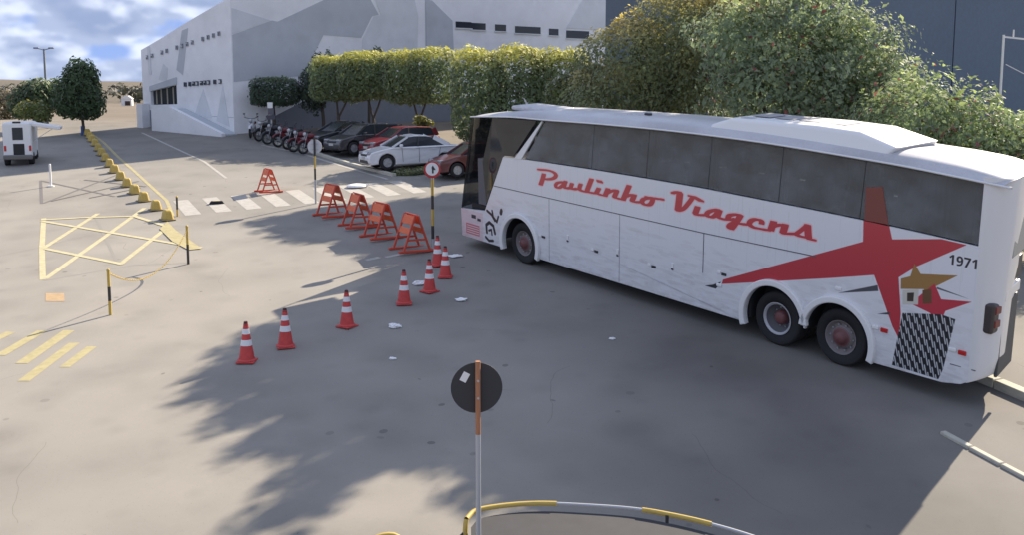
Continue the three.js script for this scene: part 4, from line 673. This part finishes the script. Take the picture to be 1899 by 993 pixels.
makeCar('parked_car', 'white sedan parked nose out at the near end of the row', { L: 4.15, W: 1.66, H: 1.42, sedan: true, paint: carPaint(0.72, 0.73, 0.75), scale: 0.84, pos: G(-3.62, 35.6), yaw: yawTo(-0.9, -0.44) });
makeCar('parked_car', 'red hatchback parked between the white sedan and the dark cars', { L: 3.7, W: 1.62, H: 1.42, paint: carPaint(0.2, 0.018, 0.026), scale: 0.8, pos: G(-4.3, 38.3), yaw: yawTo(-0.8, -0.6) });
makeCar('parked_car', 'dark grey car with pale grille lamps parked left of the red hatchback', { L: 3.9, W: 1.66, H: 1.45, paint: carPaint(0.045, 0.045, 0.05), scale: 0.8, pos: G(-5.75, 39.2), yaw: yawTo(-0.74, -0.67) });
makeCar('parked_car', 'black car parked next to the motorcycles', { L: 3.9, W: 1.66, H: 1.42, sedan: true, paint: carPaint(0.018, 0.02, 0.026), scale: 0.8, pos: G(-6.8, 40.3), yaw: yawTo(-0.74, -0.67) });
// ================= motorcycles
{
  const paintB = std(lin(0.02, 0.02, 0.025), 0.35), paintR = std(lin(0.13, 0.014, 0.02), 0.4), paintW = std(lin(0.62, 0.62, 0.64), 0.4);
  const rimDark = std(lin(0.12, 0.12, 0.13), 0.5);
  function moto(label, x, d, yaw, paint) {
    const t = thing('motorcycle', label, 'motorcycle', G(x, d), yaw);
    for (const wx of [0.62, -0.6]) { const w = new THREE.Group(); w.name = 'wheel'; t.add(w); w.position.set(wx, 0.3, 0); mesh('tyre', new THREE.TorusGeometry(0.26, 0.05, 10, 28), M.rubber, w); const sp = [cyl(0.05, 0.05, 0.12, 0, -0.06, 0).rotateX(Math.PI / 2), new THREE.TorusGeometry(0.21, 0.014, 6, 24)]; for (let k = 0; k < 5; k++) sp.push(bar([0, 0, 0], [0.21 * Math.cos(k * 1.2566), 0.21 * Math.sin(k * 1.2566), 0], 0.02)); mesh('rim', sp, rimDark, w); }
    mesh('frame', [tube([[0.42, 0.86, 0], [0.1, 0.7, 0], [-0.35, 0.68, 0], [-0.75, 0.78, 0]], 0.022), tube([[0.42, 0.82, 0], [0.25, 0.35, 0], [-0.2, 0.3, 0], [-0.6, 0.3, 0]], 0.02)], M.plasticBlack, t);
    mesh('engine', [rbox(0.36, 0.26, 0.24, 0.05, 0.06, 0.42, 0), cyl(0.09, 0.09, 0.2, 0.15, 0.5, 0)], M.galv, t);
    mesh('exhaust', tube([[0.2, 0.35, 0.13], [-0.2, 0.26, 0.15], [-0.75, 0.38, 0.16]], 0.035), M.steel, t);
    mesh('fuel_tank', new THREE.SphereGeometry(0.2, 20, 12).scale(1.25, 0.72, 0.72).translate(0.16, 0.8, 0), paint, t);
    mesh('side_cover', rbox(0.34, 0.2, 0.22, 0.06, -0.28, 0.62, 0), paint, t); mesh('tank_shroud', extr(shape([[0.25, 0.6], [0.5, 0.75], [0.48, 0.5], [0.3, 0.4]]), 0.26, 0.01, 1).translate(0, 0, -0.13), paint, t);
    mesh('seat', rbox(0.68, 0.1, 0.24, 0.045, -0.38, 0.78, 0), M.rubber, t);
    mesh('fork', [bar([0.42, 0.95, 0.07], [0.62, 0.3, 0.07], 0.035), bar([0.42, 0.95, -0.07], [0.62, 0.3, -0.07], 0.035)], M.steel, t);
    mesh('handlebar', [tube([[0.36, 1.08, 0.34], [0.44, 1.02, 0.14], [0.44, 1.0, -0.14], [0.36, 1.08, -0.34]], 0.016)], M.plasticBlack, t);
    for (const z of [1, -1]) mesh('rear_mirror', [bar([0.4, 1.05, z * 0.26], [0.36, 1.22, z * 0.32], 0.012), rbox(0.02, 0.07, 0.11, 0.01, 0.36, 1.24, z * 0.33)], M.plasticBlack, t);
    mesh('headlight', new THREE.SphereGeometry(0.1, 16, 10).scale(0.8, 1, 1).translate(0.52, 0.9, 0), M.galv, t);
    mesh('front_mudguard', new THREE.TorusGeometry(0.33, 0.045, 6, 14, 1.7).scale(1, 1, 1.5).rotateZ(0.55).translate(0.62, 0.3, 0), paint, t);
    mesh('rear_mudguard', new THREE.TorusGeometry(0.34, 0.05, 6, 14, 1.5).scale(1, 1, 1.5).rotateZ(1.3).translate(-0.6, 0.3, 0), paint, t); t.scale.setScalar(0.85); mesh('tail_light', rbox(0.06, 0.07, 0.14, 0.02, -0.86, 0.72, 0), M.redLens, t);
    return t;
  }
  const y0 = yawTo(-0.72, -0.7);
  moto('white motorcycle at the far left end of the row, by the building corner', -11.41, 44.0, y0 + 0.9, paintW);
  moto('black motorcycle second from the left, just left of the plated post', -10.45, 42.9, y0 + 0.2, paintB);
  moto('black motorcycle just right of the plated post, at the tree trunk', -9.75, 41.9, y0 - 0.1, paintB);
  moto('red motorcycle in front of the small trimmed tree', -9.15, 41.1, y0, paintR);
  moto('black motorcycle with pale headlamp in the middle of the row', -8.65, 40.4, y0 + 0.12, paintB);
  moto('bright red motorcycle, second last before the black car', -8.2, 39.7, y0 - 0.08, paintR);
  moto('dark red motorcycle closest to the round grey-backed sign', -7.75, 39.2, y0 + 0.06, paintR);
}
{ // van at the far left with a raised side awning
  const t = thing('delivery_van', 'white van seen from its tail with an awning raised on its right side', 'van', G(-18.35, 37.1), yawTo(-0.35, 0.94));
  const W = 0.98, L = 2.4, H = 1.62; // x forward, away from the camera
  mesh('body', rbox(L, H - 0.28, W, 0.09, L / 2, 0.28 + (H - 0.28) / 2, 0), M.white, t);
  mesh('rear_window', rbox(0.03, 0.46, 0.36, 0.02, 0.0, 1.2, 0.02), M.win, t); mesh('rear_opening', rbox(0.03, 0.42, 0.38, 0.02, 0.0, 0.62, 0.04), M.dark, t);
  mesh('side_window', rbox(0.7, 0.5, 0.03, 0.03, 0.5, 0.9, -W / 2), M.win, t); mesh('roof_light', rbox(0.1, 0.07, 0.28, 0.02, 0.06, H, 0), M.plasticBlack, t);
  mesh('bumper', rbox(0.14, 0.18, W + 0.02, 0.05, -0.03, 0.33, 0), std(lin(0.16, 0.15, 0.14), 0.7), t);
  for (const z of [-0.42, 0.42]) mesh('tail_light', rbox(0.03, 0.2, 0.08, 0.01, 0.0, 0.66, z), M.redLens, t);
  const ty = new THREE.LatheGeometry([[0.1, -0.08], [0.24, -0.09], [0.26, -0.06], [0.26, 0.06], [0.24, 0.09], [0.1, 0.085]].map(p => new THREE.Vector2(...p)), 24).rotateX(Math.PI / 2);
  for (const x of [0.45, 1.9]) for (const z of [1, -1]) { const w = mesh('wheel', ty, M.rubber, t); w.position.set(x, 0.26, z * (W / 2 - 0.08)); }
  const a = mesh('awning', rbox(1.2, 0.13, 1.0, 0.03), M.white, t); a.position.set(0.75, H - 0.16, W / 2 + 0.48); a.rotation.x = 0.16; mesh('awning_strut', bar([0.3, 0.9, W / 2], [0.3, H - 0.22, W / 2 + 0.75], 0.02), M.galv, t);
}
makeCar('parked_car', 'dark maroon hatchback mostly hidden behind the coach windscreen', { L: 3.7, W: 1.62, H: 1.42, paint: carPaint(0.11, 0.022, 0.025), scale: 0.8, pos: G(-1.3, 33.9), yaw: yawTo(-0.9, -0.44) });
// ================= buildings
{
  const C = [-12.56, 45.29], yC = gy(...C), LD = [-0.8327, 0.5537], FD = [Math.sin(rad(55)), Math.cos(rad(55))];
  const bld = thing('white_building', 'white block with grey painted triangles, a corner window and a ramp', 'building', new THREE.Vector3(C[0], 0, -C[1]));
  const wallFrame = (dir, flip) => { const g = new THREE.Group(); const X = new THREE.Vector3(dir[0], 0, -dir[1]), Y = new THREE.Vector3(0, 1, 0), Z = new THREE.Vector3().crossVectors(X, Y); if (flip) Z.negate(); g.quaternion.setFromRotationMatrix(new THREE.Matrix4().makeBasis(X, Y, Z.clone())); return g; };
  void wallFrame;
  // a flat piece on a wall: points are metres along the wall and world height; off = how far it stands out
  const onWall = (dir, side, pts, t, off, holes = []) => {
    const s = shape(pts); for (const h of holes) s.holes.push(new THREE.Path(h.map(p => new THREE.Vector2(...p))));
    const g = new THREE.ExtrudeGeometry(s, { depth: t, bevelEnabled: false }), p = g.attributes.position, nx = dir[1] * side, nd = -dir[0] * side, u = [];
    for (let i = 0; i < p.count; i++) { const a = p.getX(i), y = p.getY(i), z = p.getZ(i) - t + off; u.push(a, y); p.setXYZ(i, dir[0] * a + nx * z, y, -(dir[1] * a + nd * z)); }
    g.setAttribute('uv', new THREE.Float32BufferAttribute(u, 2)); g.computeVertexNormals(); return g;
  };
  const F = (pts, t, off) => onWall(FD, 1, pts, t, off), L = (pts, t, off, holes) => onWall(LD, -1, pts, t, off, holes);
  const rect = (a, b, c, d) => [[a, c], [b, c], [b, d], [a, d]];
  // front face, its unseen top and right end extended to cast shade
  mesh('front_wall', F(rect(0, 40, 2.5, 17.5), 0.4, 0), M.facade, bld);
  const FP = [['0.05,8.7 1.94,9.41 2.2,9.37 4.5,10.46 6.6,11.2 7.4,9.9 7.03,9.83 6.43,8.77 4.46,8.84 3.4,6.93 0.05,6.62', 'facadeGrey'], ['0.05,9.89 0.05,8.74 1.9,9.4', 'facadeMid'], ['6.5,8.74 7.1,9.8 7.5,9.9 6.9,11.4 9.3,11.2 9.6,9.9 9.5,7.6 6.4,7.6', 'facadeMid'], ['10.05,7.6 10.05,10.8 10.4,10.75 11.6,9.8 11.7,7.6', 'facadeGrey'], ['19.0,9.7 20.2,11.4 22.0,11.4 22.0,9.7', 'facadeMid'], ['1.3,3.4 1.6,4.9 3.4,5.75 13.5,5.9 13.5,3.4', 'lowerWallShade']];
  M.lowerWallShade = std(lin(0.22, 0.23, 0.26), 0.85, { map: wallTex });  // dark grey lower band, painted in for the deep shade behind the cars
  FP.forEach(([s, m], i) => mesh('painted_facet', F(P2(s), 0.03, 0.012 + 0.004 * i), M[m], bld));
  for (const [a, b, c, d] of [[11.8, 12.75, 9.46, 9.77], [12.75, 13.63, 9.4, 9.74], [14.24, 14.93, 9.38, 9.72], [15.53, 17.21, 9.32, 9.68], [17.8, 18.44, 9.28, 9.63], [19.0, 20.62, 9.16, 9.58]]) { const w = mesh('window', F(rect(a, b, c, d), 0.1, 0.03), M.win, bld); mesh('sill', F(rect(a - 0.04, b + 0.04, c - 0.06, c - 0.005), 0.1, 0.07), M.facadeMid, w); }
  mesh('wall_joint', [F(rect(10.0, 10.04, 4, 17.5), 0.02, 0.012)], M.facadeGrey, bld);
  // left face with its sloping roof line; the corner window is a real opening
  const win = [[3.9, 5.6], [5.85, 5.55], [5.85, 6.42], [3.9, 6.84]];
  mesh('side_wall', L([[0, 3.2], [6.45, 3.6], [6.45, 8.18], [4.86, 8.7], [3.25, 9.28], [0, 10.35]], 0.35, 0, [win]), M.facade, bld);
  mesh('window_glass', L([[3.9, 5.6], [5.85, 5.55], [5.85, 6.2], [3.9, 6.52]], 0.04, -0.16), M.win, bld);
  mesh('window_hood', L([[3.86, 6.52], [5.88, 6.2], [5.88, 6.44], [3.86, 6.86]], 0.16, 0.05), M.facadeGrey, bld);
  for (const a of [4.3, 4.75, 5.2, 5.55]) mesh('window_mullion', L(rect(a, a + 0.05, 5.6, 6.4), 0.06, -0.12), M.beige, bld);
  [['2.9,9.1 3.35,9.0 3.85,7.2 3.4,6.95', 'facadeGrey'], ['4.5,7.3 4.8,7.5 5.2,6.75 4.6,6.65', 'facadeMid'], ['2.0,6.3 2.62,5.2 2.3,5.0 1.45,4.98', 'facadeMid'], ['0.65,6.5 1.15,4.85 0.3,4.6', 'facadeMid'], ['5.75,8.35 5.95,8.3 5.9,7.0 5.7,7.0', 'facadeMid']].forEach(([s, m], i) => mesh('painted_facet', L(P2(s), 0.03, 0.012 + 0.004 * i), M[m], bld));
  mesh('wall_joint', L([[0, 5.0], [1.9, 5.05], [1.9, 5.08], [0, 5.03]], 0.02, 0.006), M.facadeGrey, bld);
  // small dark raised characters in two rows, too blurred in the photograph to read
  const darkL = std(lin(0.06, 0.07, 0.09), 0.6);
  const R = rng(9), glyph = (a, y, w, h, m) => { const k = Math.floor(R() * 4), e = w * 0.3, q = [L(rect(a, a + e, y, y + h), 0.05, 0.06)]; if (k !== 1) q.push(L(rect(a + w - e, a + w, y, y + h * (k === 2 ? 0.55 : 1)), 0.05, 0.062)); if (k !== 3) q.push(L(rect(a, a + w, y + h - h * 0.2, y + h), 0.05, 0.064)); if (k % 2) q.push(L(rect(a, a + w, y, y + h * 0.2), 0.05, 0.066)); mesh('letter', q, m, bld); };
  for (let i = 0; i < 15; i++) { const a = 0.7 + i * 0.37; if (i === 4 || i === 9 || i === 12) continue; glyph(a, 8.68 - (a - 0.7) * 0.184, 0.14, 0.19, std(lin(0.26, 0.27, 0.3), 0.6)); }
  for (const a of [0.72, 1.08, 1.5, 1.75, 2.0, 2.3, 2.55, 2.82, 3.15]) glyph(a, 6.54 - (a - 0.7) * 0.05, 0.16, 0.2, darkL);
  // ramp with its low wall in front of the left face
  mesh('ramp_wall', onWall(LD, -1, [[-0.3, 3.4], [4.6, 3.9], [4.6, 5.38], [3.9, 5.46], [3.3, 5.5], [-0.25, 4.33]], 0.22, 0.95), M.facade, bld);
  mesh('ramp_deck', onWall(LD, -1, [[-0.2, 3.6], [4.6, 4.0], [4.6, 5.3], [3.3, 5.4], [-0.2, 4.28]], 0.72, 0.728), M.facadeGrey, bld);
  mesh('entry_pillar', onWall(LD, -1, rect(6.0, 6.42, 4.0, 5.6), 0.4, 0.42), M.facade, bld);
  mesh('entry_recess', onWall(LD, -1, rect(5.2, 5.95, 4.4, 5.3), 0.02, 0.01), M.slate, bld);
  // roofs and backs
  const q = (a, b) => [LD[0] * a + FD[0] * b, LD[1] * a + FD[1] * b];
  const roofG = new THREE.BufferGeometry(), rp = []; const corners = [[0.2, 0.3, 10.2], [6.45, 0.0, 8.1], [6.45, 9, 8.1], [0.2, 9, 10.2]].map(([a, b, y]) => { const [x, d] = q(a, b); return [x, y, -d]; });
  for (const k of [0, 1, 2, 0, 2, 3]) rp.push(...corners[k]); roofG.setAttribute('position', new THREE.Float32BufferAttribute(rp, 3)); roofG.computeVertexNormals(); mesh('side_roof', roofG, M.facadeGrey, bld);
  const back = new THREE.ExtrudeGeometry(shape([[0.3, 0.3], [39.8, 0.3], [39.8, 9], [0.3, 9]]), { depth: 14.5, bevelEnabled: false }), bp = back.attributes.position; for (let i = 0; i < bp.count; i++) { const a = bp.getX(i), b = bp.getY(i), y = 2.8 + bp.getZ(i); bp.setXYZ(i, FD[0] * a - 0.12 * b, y, -(FD[1] * a + 0.99 * b)); } back.computeVertexNormals(); mesh('main_block', back, M.facade, bld);
  const sb = onWall([FD[0], FD[1]], 1, [[0.36, 3.5], [9, 3.5], [9, 8.0], [0.36, 8.0]], 0.3, 0); void sb;
}
{ // dark building at the right
  const b = thing('dark_building', 'long dark blue-grey wall behind the trees at the upper right', 'building', G(4.05, 44, 0)), W = 34, H = 8.2;
  b.rotation.y = rad(-6);
  const n = 7; for (let i = 0; i < n; i++) { const w = W / n; mesh('wall_panel', rbox(w - 0.03, H, 0.3, 0.02, w * (i + 0.5), H / 2 - 1.5, -0.15), M.slate, b); }
  mesh('wall_back', box(W, H - 0.3, 6, W / 2, H / 2 - 1.6, -3.4), M.slate, b);
  mesh('parapet', rbox(W, 0.3, 0.5, 0.04, W / 2, H - 1.35, -0.2), M.slate, b);
}
{ // little white house on the far slope
  const t = thing('house', 'tiny white house with a dark opening on the far slope', 'house', new THREE.Vector3(-44.4, gy(0, 118) + 0.05, -116), rad(12));
  mesh('wall', box(1.9, 1.3, 2, 0, 0.65, 0), M.white, t); mesh('roof', extr(shape([[-1.1, 1.28], [1.1, 1.28], [0.3, 1.9], [-0.3, 1.9]]), 2.2).translate(0, 0, -1.1), M.white, t); t.scale.setScalar(0.6); mesh('doorway', box(0.95, 0.85, 0.05, 0.2, 0.45, 1.01), M.brown, t);
}
renderer.render(scene, camera);
